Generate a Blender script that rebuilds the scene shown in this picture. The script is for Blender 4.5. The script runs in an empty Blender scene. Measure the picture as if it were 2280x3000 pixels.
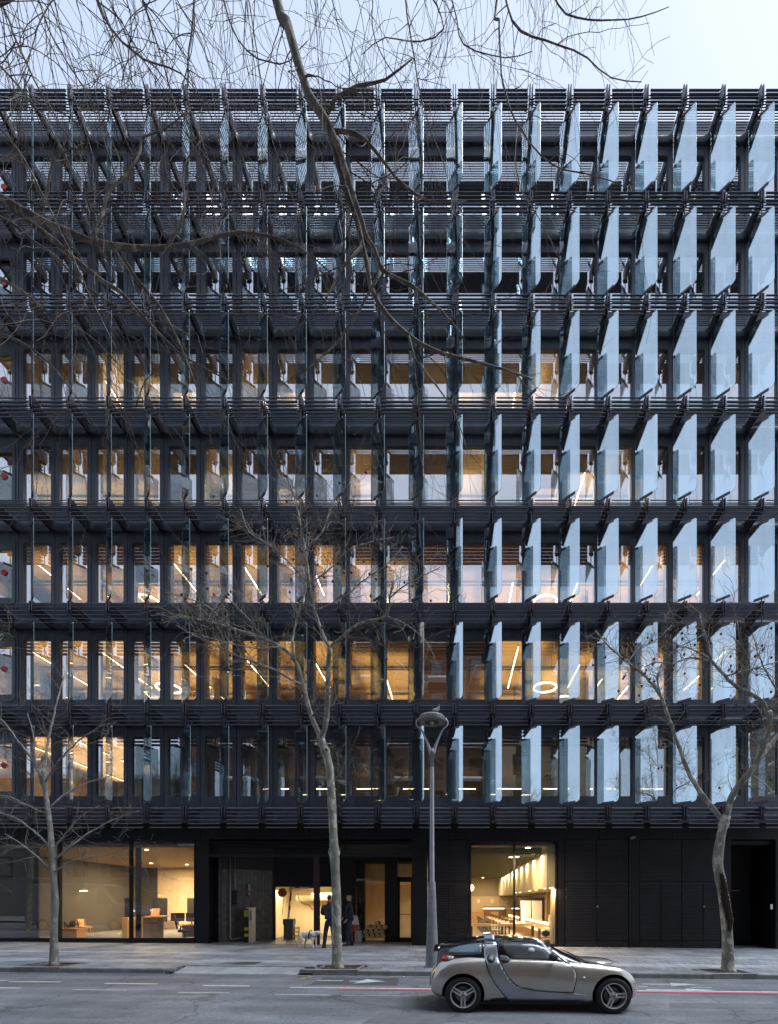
import bpy, bmesh, math, random
from mathutils import Vector, Matrix
R = math.radians
random.seed(7)
S = bpy.context.scene
COL = S.collection

# ------------------------------------------------------------------ camera, sky, sun, exposure
F, VX, VY, CZ = 1450.0, 1330.0, 2647.0, 1.685       # focal length and vanishing point in photo pixels, eye height
cam = bpy.data.cameras.new('camera'); camo = bpy.data.objects.new('camera', cam); COL.objects.link(camo)
camo.location = (0, 0, CZ); camo.rotation_euler = (R(90), 0, 0)
cam.sensor_fit = 'VERTICAL'; cam.sensor_height = 36.0; cam.sensor_width = 36.0
cam.lens = F / 3000 * 36.0
cam.shift_x = (1140 - VX) / 3000; cam.shift_y = (VY - 1500) / 3000
cam.clip_start = 0.1; cam.clip_end = 3000
S.camera = camo
wd = bpy.data.worlds.new('World'); S.world = wd; wd.use_nodes = True
nt = wd.node_tree; bg = nt.nodes['Background']
sky = nt.nodes.new('ShaderNodeTexSky'); sky.sky_type = 'NISHITA'; sky.sun_disc = False
SUN_EL, SUN_ROT = R(62), R(82)
sky.sun_elevation = SUN_EL; sky.sun_rotation = SUN_ROT
sky.air_density = 1.0; sky.dust_density = 3.0; sky.ozone_density = 1.0; sky.altitude = 0
veil = nt.nodes.new('ShaderNodeMix'); veil.data_type = 'RGBA'; veil.inputs['Factor'].default_value = 0.85      # thin even cloud over the whole sky
veil.inputs['B'].default_value = (1.66, 1.95, 2.42, 1)
nt.links.new(sky.outputs[0], veil.inputs['A']); nt.links.new(veil.outputs['Result'], bg.inputs[0]); bg.inputs[1].default_value = 0.14
sl = bpy.data.lights.new('sun', 'SUN'); sl.energy = 1.3; sl.angle = R(30); sl.color = (.86, .93, 1)
so = bpy.data.objects.new('sun', sl); COL.objects.link(so)
sd = Vector((math.sin(SUN_ROT) * math.cos(SUN_EL), math.cos(SUN_ROT) * math.cos(SUN_EL), math.sin(SUN_EL)))
so.rotation_euler = sd.to_track_quat('Z', 'Y').to_euler(); so.location = (10, 30, 60)
vs = S.view_settings; vs.view_transform = 'Standard'; vs.look = 'None'; vs.gamma = 1.0; vs.exposure = 1.52
vs.use_curve_mapping = False
S.cycles.max_bounces = 10; S.cycles.transparent_max_bounces = 32; S.cycles.glossy_bounces = 5
S.cycles.diffuse_bounces = 3; S.cycles.sample_clamp_indirect = 6.0
S.cycles.caustics_reflective = False; S.cycles.caustics_refractive = False
S.cycles.use_denoising = True

# ------------------------------------------------------------------ helpers
def W(px, py, D):
    return Vector(((px - VX) * D / F, D, CZ - (py - VY) * D / F))

def gz(x):                                            # the street falls gently to the right
    return -0.0095 * (x + 1.6)

def _obj(name, data, parent=None, loc=None, rz=None, rot=None, scale=None):
    o = bpy.data.objects.new(name, data); COL.objects.link(o)
    if parent is not None: o.parent = parent
    if loc is not None: o.location = loc
    if rz is not None: o.rotation_euler = (0, 0, rz)
    if rot is not None: o.rotation_euler = rot
    if scale is not None: o.scale = scale
    return o

def tag(o, label=None, cat=None, group=None, kind=None):
    if label: o['label'] = label
    if cat: o['category'] = cat
    if group: o['group'] = group
    if kind: o['kind'] = kind
    return o

def thing(name, label, cat, loc=(0, 0, 0), rz=0, group=None):
    o = _obj(name, None, None, loc, rz); o.empty_display_size = .1
    return tag(o, label, cat, group)

def copy_tree(o, parent=None):
    c = o.copy(); COL.objects.link(c); c.parent = parent
    for ch in list(o.children): copy_tree(ch, c)
    return c

class MB:
    def __init__(s): s.v = []; s.f = []; s.m = []; s.cm = 0
    def add(s, vs, fs):
        b = len(s.v); s.v += [tuple(p) for p in vs]
        s.f += [tuple(b + i for i in f) for f in fs]; s.m += [s.cm] * len(fs)
        return s
    def box(s, x0, x1, y0, y1, z0, z1):
        return s.add([(x0, y0, z0), (x1, y0, z0), (x1, y1, z0), (x0, y1, z0), (x0, y0, z1), (x1, y0, z1), (x1, y1, z1), (x0, y1, z1)],
                     [(3, 2, 1, 0), (4, 5, 6, 7), (0, 1, 5, 4), (1, 2, 6, 5), (2, 3, 7, 6), (3, 0, 4, 7)])
    def prism(s, poly, a, b, axis='y'):               # polygon in the other two axes, extruded from a to b
        n = len(poly)
        def P(p, t):
            return (p[0], t, p[1]) if axis == 'y' else ((t, p[0], p[1]) if axis == 'x' else (p[0], p[1], t))
        vs = [P(p, a) for p in poly] + [P(p, b) for p in poly]
        fs = [tuple(range(n))[::-1], tuple(range(n, 2 * n))] + [(i, (i + 1) % n, n + (i + 1) % n, n + i) for i in range(n)]
        return s.add(vs, fs)
    def tube(s, pts, rad, n=6, cap=True):
        pts = [Vector(p) for p in pts]
        if not hasattr(rad, '__len__'): rad = [rad] * len(pts)
        vs = []; u = None
        for i, p in enumerate(pts):
            t = (pts[min(i + 1, len(pts) - 1)] - pts[max(i - 1, 0)])
            if t.length < 1e-9: t = Vector((0, 0, 1))
            t.normalize()
            if u is None: u = t.orthogonal().normalized()
            u = (u - t * u.dot(t))
            if u.length < 1e-6: u = t.orthogonal()
            u.normalize(); w = t.cross(u)
            for k in range(n):
                a = 2 * math.pi * k / n
                vs.append(p + (u * math.cos(a) + w * math.sin(a)) * rad[i])
        fs = []
        for i in range(len(pts) - 1):
            for k in range(n):
                k2 = (k + 1) % n
                fs.append((i * n + k, i * n + k2, (i + 1) * n + k2, (i + 1) * n + k))
        if cap and n > 2:
            fs.append(tuple(range(n))[::-1]); e = (len(pts) - 1) * n; fs.append(tuple(range(e, e + n)))
        return s.add(vs, fs)
    def lathe(s, prof, n=16, c=(0, 0, 0), axis='z'):  # prof: (r, h)
        vs = []; fs = []
        for r, h in prof:
            for k in range(n):
                a = 2 * math.pi * k / n; x, y = r * math.cos(a), r * math.sin(a)
                p = (x, y, h) if axis == 'z' else ((x, h, y) if axis == 'y' else (h, x, y))
                vs.append((p[0] + c[0], p[1] + c[1], p[2] + c[2]))
        for i in range(len(prof) - 1):
            for k in range(n):
                k2 = (k + 1) % n; fs.append((i * n + k, i * n + k2, (i + 1) * n + k2, (i + 1) * n + k))
        fs.append(tuple(range(n))[::-1]); e = (len(prof) - 1) * n; fs.append(tuple(range(e, e + n)))
        return s.add(vs, fs)
    def ball(s, c, r, n=8, m=5, sc=(1, 1, 1)):
        vs = [(c[0], c[1], c[2] - r * sc[2])]; fs = []
        for i in range(1, m):
            t = math.pi * i / m
            for k in range(n):
                a = 2 * math.pi * k / n
                vs.append((c[0] + r * sc[0] * math.sin(t) * math.cos(a), c[1] + r * sc[1] * math.sin(t) * math.sin(a), c[2] - r * sc[2] * math.cos(t)))
        vs.append((c[0], c[1], c[2] + r * sc[2])); e = len(vs) - 1
        for k in range(n):
            k2 = (k + 1) % n; fs.append((0, 1 + k2, 1 + k)); fs.append((e, 1 + (m - 2) * n + k, 1 + (m - 2) * n + k2))
            for i in range(m - 2):
                fs.append((1 + i * n + k, 1 + i * n + k2, 1 + (i + 1) * n + k2, 1 + (i + 1) * n + k))
        return s.add(vs, fs)
    def mesh(s, name, mats, smooth=False, fix=True):
        me = bpy.data.meshes.new(name); me.from_pydata(s.v, [], s.f)
        if not isinstance(mats, (list, tuple)): mats = [mats]
        for m in mats: me.materials.append(m)
        if any(s.m):
            me.polygons.foreach_set('material_index', s.m)
        if fix:
            bm = bmesh.new(); bm.from_mesh(me); bmesh.ops.recalc_face_normals(bm, faces=bm.faces); bm.to_mesh(me); bm.free()
        if smooth:
            me.polygons.foreach_set('use_smooth', [True] * len(me.polygons))
            if isinstance(smooth, (int, float)) and smooth is not True: me.set_sharp_from_angle(angle=R(smooth))
        me.update(); return me
    def build(s, name, mats, parent=None, smooth=False, loc=None, rz=None, bevel=0, fix=True):
        o = _obj(name, s.mesh(name, mats, smooth, fix), parent, loc, rz)
        if bevel:
            md = o.modifiers.new('bevel', 'BEVEL'); md.width = bevel; md.segments = 2; md.limit_method = 'ANGLE'; md.angle_limit = R(40)
        return o

def rrect(x0, x1, z0, z1, r, n=5):
    pts = []
    rs = r if hasattr(r, '__len__') else [r] * 4      # corners: right-bottom, right-top, left-top, left-bottom
    for (cx, cz, a0), rr in zip(((x1, z0, -90), (x1, z1, 0), (x0, z1, 90), (x0, z0, 180)), rs):
        ox = cx - rr if cx == x1 else cx + rr; oz = cz - rr if cz == z1 else cz + rr
        for i in range(n + 1):
            a = R(a0 + 90 * i / n); pts.append((ox + rr * math.cos(a), oz + rr * math.sin(a)))
    return pts

# ------------------------------------------------------------------ materials
def _n(t, typ, **kw):
    nd = t.nodes.new(typ)
    for k, v in kw.items(): setattr(nd, k, v)
    return nd

def mat(name, col, rough=.6, metal=0.0, var=0.0, vs=3.0, bump=0.0, bs=40.0, spec=.5, coat=0.0, var2=None, tr=0.0, stretch=None, rvar=0.0, island=0.0):
    m = bpy.data.materials.new(name); m.use_nodes = True; t = m.node_tree
    p = t.nodes['Principled BSDF']
    p.inputs['Roughness'].default_value = rough; p.inputs['Metallic'].default_value = metal
    p.inputs['Specular IOR Level'].default_value = spec; p.inputs['Coat Weight'].default_value = coat
    p.inputs['Transmission Weight'].default_value = tr
    c4 = (*col, 1); p.inputs['Base Color'].default_value = c4
    if var or bump or rvar or island:
        tc = _n(t, 'ShaderNodeNewGeometry'); src = tc.outputs['Position']
        if stretch:
            mp = _n(t, 'ShaderNodeMapping'); mp.inputs['Scale'].default_value = stretch
            t.links.new(src, mp.inputs[0]); src = mp.outputs[0]
    out = None
    if var:
        nz = _n(t, 'ShaderNodeTexNoise'); nz.inputs['Scale'].default_value = vs; nz.inputs['Detail'].default_value = 6; nz.inputs['Roughness'].default_value = .65
        t.links.new(src, nz.inputs['Vector'])
        rp = _n(t, 'ShaderNodeValToRGB'); e = rp.color_ramp.elements
        d = var2 if var2 else tuple(c * (1 - var) for c in col); l = tuple(min(1, c * (1 + var)) for c in col) if not var2 else col
        e[0].position = .32; e[1].position = .68; e[0].color = (*d, 1); e[1].color = (*l, 1)
        t.links.new(nz.outputs['Fac'], rp.inputs[0]); out = rp.outputs[0]
        if rvar:
            mr = _n(t, 'ShaderNodeMapRange'); mr.inputs[3].default_value = rough - rvar; mr.inputs[4].default_value = rough + rvar
            t.links.new(nz.outputs['Fac'], mr.inputs[0]); t.links.new(mr.outputs[0], p.inputs['Roughness'])
    if island:
        oi = _n(t, 'ShaderNodeObjectInfo'); ge = _n(t, 'ShaderNodeNewGeometry'); ad = _n(t, 'ShaderNodeMath', operation='ADD')
        t.links.new(oi.outputs['Random'], ad.inputs[0]); t.links.new(ge.outputs['Random Per Island'], ad.inputs[1])
        fr = _n(t, 'ShaderNodeMath', operation='FRACT'); t.links.new(ad.outputs[0], fr.inputs[0])
        mr2 = _n(t, 'ShaderNodeMapRange'); mr2.inputs[3].default_value = 1 - island; mr2.inputs[4].default_value = 1 + island
        t.links.new(fr.outputs[0], mr2.inputs[0])
        hs = _n(t, 'ShaderNodeHueSaturation')
        if out: t.links.new(out, hs.inputs['Color'])
        else: hs.inputs['Color'].default_value = c4
        t.links.new(mr2.outputs[0], hs.inputs['Value']); out = hs.outputs[0]
    if out: t.links.new(out, p.inputs['Base Color'])
    if bump:
        nb = _n(t, 'ShaderNodeTexNoise'); nb.inputs['Scale'].default_value = bs; nb.inputs['Detail'].default_value = 5
        t.links.new(src, nb.inputs['Vector'])
        bp = _n(t, 'ShaderNodeBump'); bp.inputs['Strength'].default_value = bump; bp.inputs['Distance'].default_value = .02
        t.links.new(nb.outputs['Fac'], bp.inputs['Height']); t.links.new(bp.outputs[0], p.inputs['Normal'])
    return m

def emit(name, col, st):
    m = bpy.data.materials.new(name); m.use_nodes = True; t = m.node_tree
    t.nodes.remove(t.nodes['Principled BSDF']); e = _n(t, 'ShaderNodeEmission')
    e.inputs[0].default_value = (*col, 1); e.inputs[1].default_value = st
    t.links.new(e.outputs[0], t.nodes['Material Output'].inputs[0]); return m

def glass(name, tint, refl, edge, rcol=(1, 1, 1), blend=.35, rough=0.0, wav=0.0, vary=0.0):
    """coated architectural sheet glass: mirror reflection (refl head-on, edge at grazing) over a tinted see-through body"""
    m = bpy.data.materials.new(name); m.use_nodes = True; t = m.node_tree
    t.nodes.remove(t.nodes['Principled BSDF'])
    tr = _n(t, 'ShaderNodeBsdfTransparent'); tr.inputs[0].default_value = (*tint, 1)
    gl = _n(t, 'ShaderNodeBsdfGlossy'); gl.inputs[0].default_value = (*rcol, 1); gl.inputs['Roughness'].default_value = rough
    lw = _n(t, 'ShaderNodeLayerWeight'); lw.inputs[0].default_value = blend
    mr = _n(t, 'ShaderNodeMapRange'); mr.inputs[3].default_value = refl; mr.inputs[4].default_value = edge
    t.links.new(lw.outputs['Facing'], mr.inputs[0])
    mx = _n(t, 'ShaderNodeMixShader'); t.links.new(mr.outputs[0], mx.inputs[0])
    t.links.new(tr.outputs[0], mx.inputs[1]); t.links.new(gl.outputs[0], mx.inputs[2])
    t.links.new(mx.outputs[0], t.nodes['Material Output'].inputs[0])
    if vary:                                          # sheet to sheet differences and a film of dust
        oi = _n(t, 'ShaderNodeObjectInfo'); m1 = _n(t, 'ShaderNodeMapRange'); m1.inputs[3].default_value = 1 - vary; m1.inputs[4].default_value = 1 + vary; t.links.new(oi.outputs['Random'], m1.inputs[0])
        ge_ = _n(t, 'ShaderNodeNewGeometry'); mp = _n(t, 'ShaderNodeMapping'); mp.inputs['Scale'].default_value = (3, 3, .35); t.links.new(ge_.outputs['Position'], mp.inputs[0])
        nz = _n(t, 'ShaderNodeTexNoise'); nz.inputs['Scale'].default_value = 1.4; nz.inputs['Detail'].default_value = 5; t.links.new(mp.outputs[0], nz.inputs['Vector'])
        m2 = _n(t, 'ShaderNodeMapRange'); m2.inputs[1].default_value = .3; m2.inputs[2].default_value = .7; m2.inputs[3].default_value = .88; m2.inputs[4].default_value = 1.10; t.links.new(nz.outputs['Fac'], m2.inputs[0])
        a1 = _n(t, 'ShaderNodeMath', operation='MULTIPLY'); t.links.new(m1.outputs[0], a1.inputs[0]); t.links.new(m2.outputs[0], a1.inputs[1])
        a2 = _n(t, 'ShaderNodeMath', operation='MULTIPLY'); a2.use_clamp = True; t.links.new(mr.outputs[0], a2.inputs[0]); t.links.new(a1.outputs[0], a2.inputs[1]); t.links.new(a2.outputs[0], mx.inputs[0])
    if wav:
        tc = _n(t, 'ShaderNodeTexCoord'); nb = _n(t, 'ShaderNodeTexNoise'); nb.inputs['Scale'].default_value = .9; nb.inputs['Detail'].default_value = 1
        ge = _n(t, 'ShaderNodeNewGeometry'); t.links.new(ge.outputs['Position'], nb.inputs['Vector'])
        bp = _n(t, 'ShaderNodeBump'); bp.inputs['Strength'].default_value = wav; bp.inputs['Distance'].default_value = .02
        t.links.new(nb.outputs['Fac'], bp.inputs['Height']); t.links.new(bp.outputs[0], gl.inputs['Normal'])
    return m

def grime(m, sc=.5, lo=.75, hi=1.12, spots=0.0):
    """dirt with its own shape: broad stains and scattered dark spots multiplied into the colour"""
    t = m.node_tree; p = t.nodes['Principled BSDF']; ge = _n(t, 'ShaderNodeNewGeometry')
    src = p.inputs['Base Color'].links[0].from_socket
    nz = _n(t, 'ShaderNodeTexNoise'); nz.inputs['Scale'].default_value = sc; nz.inputs['Detail'].default_value = 8; nz.inputs['Roughness'].default_value = .7; t.links.new(ge.outputs['Position'], nz.inputs['Vector'])
    mr = _n(t, 'ShaderNodeMapRange'); mr.inputs[1].default_value = .36; mr.inputs[2].default_value = .64; mr.inputs[3].default_value = lo; mr.inputs[4].default_value = hi; t.links.new(nz.outputs['Fac'], mr.inputs[0]); f = mr.outputs[0]
    if spots:
        v = _n(t, 'ShaderNodeTexVoronoi'); v.inputs['Scale'].default_value = spots; t.links.new(ge.outputs['Position'], v.inputs['Vector'])
        m2 = _n(t, 'ShaderNodeMapRange'); m2.inputs[1].default_value = .06; m2.inputs[2].default_value = .11; m2.inputs[3].default_value = .55; m2.inputs[4].default_value = 1; t.links.new(v.outputs['Distance'], m2.inputs[0])
        a = _n(t, 'ShaderNodeMath', operation='MULTIPLY'); t.links.new(f, a.inputs[0]); t.links.new(m2.outputs[0], a.inputs[1]); f = a.outputs[0]
    mx = _n(t, 'ShaderNodeMix', data_type='RGBA', blend_type='MULTIPLY'); mx.inputs['Factor'].default_value = 1
    t.links.new(src, mx.inputs['A']); t.links.new(f, mx.inputs['B']); t.links.new(mx.outputs['Result'], p.inputs['Base Color']); return m

M = {}
M['panel'] = mat('facade aluminium', (.098, .109, .134), .42, .2, .22, 1.6, rvar=.10, island=.10, stretch=(2.2, 2.2, .22))
M['panel_dark'] = mat('black cladding', (.008, .008, .012), .42, .2, .3, 1.5, rvar=.10, island=.12, stretch=(1.5, 1.5, .3))
M['grille'] = mat('grille aluminium', (.085, .092, .118), .45, .3, .1, 4)
M['slat'] = mat('louvre aluminium', (.15, .158, .19), .45, .25, .1, 4, island=.06)
M['metal_dk'] = mat('bracket metal', (.10, .095, .115), .42, .4, .1, 5)
M['metal_md'] = mat('clamp metal', (.10, .10, .115), .4, .6)
M['black'] = mat('matt black', (.006, .006, .007), .6)
M['pane'] = glass('window glass', (.88, .86, .80), .40, .96, (.93, .95, 1), .30, wav=.06)
M['pane_sash'] = M['pane']
M['shop'] = glass('shop glass', (.90, .90, .88), .05, .6, blend=.18)
M['fin'] = glass('fin glass', (.88, .95, .96), .50, .93, (.86, .95, 1), .12, wav=.12, vary=.16)
M['fin_edge'] = mat('fin edge', (.20, .34, .34), .15, 0, spec=.8)
M['concrete'] = mat('slab concrete', (.25, .24, .22), .8, var=.15)
M['ceil'] = mat('timber ceiling', (.50, .37, .19), .7, var=.12, vs=2, stretch=(1, 6, 1))
M['ceil_w'] = mat('white ceiling', (.66, .58, .45), .8, var=.06)
M['in_wall'] = mat('interior wall', (.55, .47, .34), .8, var=.06)
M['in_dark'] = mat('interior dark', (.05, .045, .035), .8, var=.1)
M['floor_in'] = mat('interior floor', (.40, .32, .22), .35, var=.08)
M['wood'] = mat('oak', (.50, .30, .12), .5, var=.25, vs=3, stretch=(8, 8, .7))
M['led'] = emit('warm led', (1, .74, .42), 9.0)
M['led_s'] = emit('warm spot', (1, .70, .36), 14.0)
M['white'] = mat('white paint', (.75, .74, .71), .5, var=.05)
M['grey'] = mat('grey plastic', (.18, .19, .20), .5)
M['red'] = mat('red', (.55, .03, .03), .5)
M['yellow'] = mat('yellow', (.60, .38, .03), .5)
# ------------------------------------------------------------------ ground, road, kerb, pavement
YK = 11.48                                            # kerb face
YS = 30.0
def struct(o): o['kind'] = 'structure'; return o
asph = mat('asphalt', (.120, .129, .148), .78, 0, .22, .55, .55, 160)
def asphalt_nodes():
    t = asph.node_tree; p = t.nodes['Principled BSDF']; src = p.inputs['Base Color'].links[0].from_socket
    tc = t.nodes.new('ShaderNodeTexCoord'); v = t.nodes.new('ShaderNodeTexVoronoi'); v.inputs['Scale'].default_value = 75
    t.links.new(tc.outputs['Object'], v.inputs['Vector'])
    mr = t.nodes.new('ShaderNodeMapRange'); mr.inputs[1].default_value = 0; mr.inputs[2].default_value = 1; mr.inputs[3].default_value = .55; mr.inputs[4].default_value = 1.55
    t.links.new(v.outputs['Color'], mr.inputs[0])
    mx = t.nodes.new('ShaderNodeMix'); mx.data_type = 'RGBA'; mx.blend_type = 'MULTIPLY'; mx.inputs['Factor'].default_value = 1
    t.links.new(src, mx.inputs['A']); t.links.new(mr.outputs[0], mx.inputs['B'])
    # worn streaks along the lanes
    mp = t.nodes.new('ShaderNodeMapping'); mp.inputs['Scale'].default_value = (.18, 1.4, 1); t.links.new(tc.outputs['Object'], mp.inputs[0])
    nz = t.nodes.new('ShaderNodeTexNoise'); nz.inputs['Scale'].default_value = 1.6; nz.inputs['Detail'].default_value = 7; t.links.new(mp.outputs[0], nz.inputs['Vector'])
    m2 = t.nodes.new('ShaderNodeMapRange'); m2.inputs[1].default_value = .35; m2.inputs[2].default_value = .7; m2.inputs[3].default_value = .78; m2.inputs[4].default_value = 1.25
    t.links.new(nz.outputs['Fac'], m2.inputs[0])
    mx2 = t.nodes.new('ShaderNodeMix'); mx2.data_type = 'RGBA'; mx2.blend_type = 'MULTIPLY'; mx2.inputs['Factor'].default_value = 1
    t.links.new(mx.outputs['Result'], mx2.inputs['A']); t.links.new(m2.outputs[0], mx2.inputs['B'])
    # cracks: warped cell edges, only where the mask lets them run
    ge = t.nodes.new('ShaderNodeNewGeometry'); nw = t.nodes.new('ShaderNodeTexNoise'); nw.inputs['Scale'].default_value = 1.8; nw.inputs['Detail'].default_value = 6; t.links.new(ge.outputs['Position'], nw.inputs['Vector'])
    ad = t.nodes.new('ShaderNodeMix'); ad.data_type = 'RGBA'; ad.blend_type = 'LINEAR_LIGHT'; ad.inputs['Factor'].default_value = .35; t.links.new(ge.outputs['Position'], ad.inputs['A']); t.links.new(nw.outputs['Color'], ad.inputs['B'])
    vc = t.nodes.new('ShaderNodeTexVoronoi'); vc.feature = 'DISTANCE_TO_EDGE'; vc.inputs['Scale'].default_value = .42; t.links.new(ad.outputs['Result'], vc.inputs['Vector'])
    m3 = t.nodes.new('ShaderNodeMapRange'); m3.inputs[1].default_value = .004; m3.inputs[2].default_value = .012; m3.inputs[3].default_value = .45; m3.inputs[4].default_value = 1; t.links.new(vc.outputs['Distance'], m3.inputs[0])
    mx3 = t.nodes.new('ShaderNodeMix'); mx3.data_type = 'RGBA'; mx3.blend_type = 'MULTIPLY'; mx3.inputs['Factor'].default_value = .8
    t.links.new(mx2.outputs['Result'], mx3.inputs['A']); t.links.new(m3.outputs[0], mx3.inputs['B'])
    t.links.new(mx3.outputs['Result'], p.inputs['Base Color'])
    grime(asph, .35, .72, 1.18, 2.6)
asphalt_nodes()
def sheet(x0, x1, y0, y1, dz, n=1):
    b = MB(); b.add([(x0, y0, gz(x0) + dz), (x1, y0, gz(x1) + dz), (x1, y1, gz(x1) + dz), (x0, y1, gz(x0) + dz)], [(0, 1, 2, 3)]); return b
gm = mat('far ground', (.12, .12, .12), .9, var=.2, vs=.05)
gb = MB(); gb.add([(-1500, -1500, -4), (1500, -1500, -4), (1500, 1500, -4), (-1500, 1500, -4)], [(0, 1, 2, 3)])
struct(gb.build('ground', gm))
ROAD = struct(sheet(-160, 120, .9, YK + .02, 0).build('road', asph))
struct(sheet(-160, 120, -60, .9, .13).build('opposite_pavement', mat('opposite pavement', (.2, .2, .2), .85, var=.15)))
bed = mat('joint sand', (.10, .10, .105), .9, var=.2, vs=8)
DX0, DX1 = W(505, 0, YK).x, W(872, 0, YK).x
pv_ = MB()
for (x0_, x1_, y0_, y1_) in ((-160, DX0 - .02, YK + .02, YK + .70), (DX1 + .02, 120, YK + .02, YK + .70), (-160, 120, YK + .70, 46)):
    pv_.add([(x0_, y0_, gz(x0_) + .06), (x1_, y0_, gz(x1_) + .06), (x1_, y1_, gz(x1_) + .06), (x0_, y1_, gz(x0_) + .06)], [(0, 1, 2, 3)])
PAVE = struct(pv_.build('pavement', bed))
KM = mat('kerb granite', (.26, .265, .27), .75, 0, .22, 5, .3, 120, island=.12, var2=(.17, .17, .175))
TM = mat('paving stone', (.185, .203, .232), .72, 0, .28, 1.1, .25, 60, island=.14)
TM2 = mat('paving stone light', (.265, .285, .315), .72, 0, .22, 1.3, .25, 60, island=.10)
GM = mat('granite ramp slab', (.29, .305, .325), .7, 0, .18, 3, .2, 120, island=.08)

for q_ in (TM, TM2, GM): grime(q_, .55, .74, 1.14, 4.5)
grime(KM, 1.2, .7, 1.1)
# dropped kerb for the garage lies between two stretches of raised kerb
DX0, DX1 = W(505, 0, YK).x, W(872, 0, YK).x
PITS = [(W(158, 0, 11.95).x, 11.95), (W(996, 0, 11.95).x, 11.95), (W(2122, 0, 11.95).x, 11.95)]
PW, PD = .46, .42                                     # half sizes of a tree pit
def in_pit(x0, x1, y0, y1):
    return any(x1 > px - PW - .05 and x0 < px + PW + .05 and y1 > py - PD - .05 and y0 < py + PD + .05 for px, py in PITS)
def slab(b, x0, x1, y0, y1, z, th=.065, j=.006, tilt=0):
    e = .008; a, c, d, f = x0 + j, x1 - j, y0 + j, y1 - j
    g = lambda x: gz(x) + z
    b.add([(a, d, g(a) - th), (c, d, g(c) - th), (c, f, g(c) - th), (a, f, g(a) - th),
           (a, d, g(a) - e), (c, d, g(c) - e), (c, f, g(c) - e + tilt), (a, f, g(a) - e + tilt),
           (a + e, d + e, g(a)), (c - e, d + e, g(c)), (c - e, f - e, g(c) + tilt), (a + e, f - e, g(a) + tilt)],
          [(0, 1, 5, 4), (1, 2, 6, 5), (2, 3, 7, 6), (3, 0, 4, 7), (4, 5, 9, 8), (5, 6, 10, 9), (6, 7, 11, 10), (7, 4, 8, 11), (8, 9, 10, 11)])
# kerb stones
x = -13.0; i = 0
while x < 11:
    L = 1.02 + .06 * random.random(); x1 = x + L
    for a, b_ in ((DX0, DX1),):
        if x < a < x1: x1 = a
        if x < b_ < x1 and x >= a: x1 = b_
    b = MB()
    if x >= DX0 - .01 and x1 <= DX1 + .01: pass
    else:
        z = .132
        prof = [(YK, -.1), (YK, z - .03), (YK + .012, z - .008), (YK + .035, z), (YK + .16, z), (YK + .16, -.1)]
        a, c = x + .004, x1 - .004
        n = len(prof); vs = [(a, y, zz + gz(a)) for y, zz in prof] + [(c, y, zz + gz(c)) for y, zz in prof]
        if abs(x1 - DX0) < .02 or abs(x - DX1) < .02:   # the end stone turns in with a rounded nose
            k = 1 if abs(x1 - DX0) < .02 else 0
            for q in range(n):
                vv = vs[k * n + q]
                if q < 4: vs[k * n + q] = (vv[0], vv[1] + .12, vv[2])
        b.add(vs, [tuple(range(n))[::-1], tuple(range(n, 2 * n))] + [(q, (q + 1) % n, n + (q + 1) % n, n + q) for q in range(n)])
        b.build('kerb_stone', KM, PAVE)
    x = x1
# the sloped granite slabs of the dropped kerb
n = 6
for i in range(n):
    x0, x1 = DX0 + (DX1 - DX0) * i / n, DX0 + (DX1 - DX0) * (i + 1) / n
    b = MB(); a, c = x0 + .006, x1 - .006; ins0 = .55 if i == 0 else 0; ins1 = .55 if i == n - 1 else 0
    yf, yb = YK + .01, YK + .72; sk = .16
    b.add([(a + ins0 * 0, yf, gz(a) + .015), (c - ins1 * 0, yf, gz(c) + .015), (c + (sk if i < n - 1 else 0), yb, gz(c) + .13), (a + (sk if i > 0 else 0), yb, gz(a) + .13),
           (a, yf, gz(a) - .1), (c, yf, gz(c) - .1), (c + (sk if i < n - 1 else 0), yb, gz(c) - .1), (a + (sk if i > 0 else 0), yb, gz(a) - .1)],
          [(0, 1, 2, 3), (0, 4, 5, 1), (1, 5, 6, 2), (2, 6, 7, 3), (3, 7, 4, 0)])
    b.build('ramp_slab', GM, PAVE)
# paving stones in rows parallel to the kerb
rows = []; y = YK + .17
pat = [(.21, .21, 0)] * 5 + [(.30, .60, 1)] * 2 + [(.10, .20, 0)] * 3 + [(.21, .21, 0)] * 6 + [(.42, .70, 1)] + [(.21, .42, 0)] * 9 + [(.20, .12, 0)] * 12 + [(.25, .42, 0)] * 14
tiles = []
for d, l, t in pat:
    if y > 20.6: break
    x = -16.5 + random.random() * .3 if y < 13 else -19.5 + random.random() * .3
    xe = 9.2 if y < 13 else 14
    while x < xe:
        if y + d < YK + .74 and x + l > DX0 and x < DX1: x += l; continue
        if in_pit(x, x + l, y, y + d): x += l; continue
        dd = d
        tiles.append((x, x + l, y, y + dd, t)); x += l
    y += d
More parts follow.
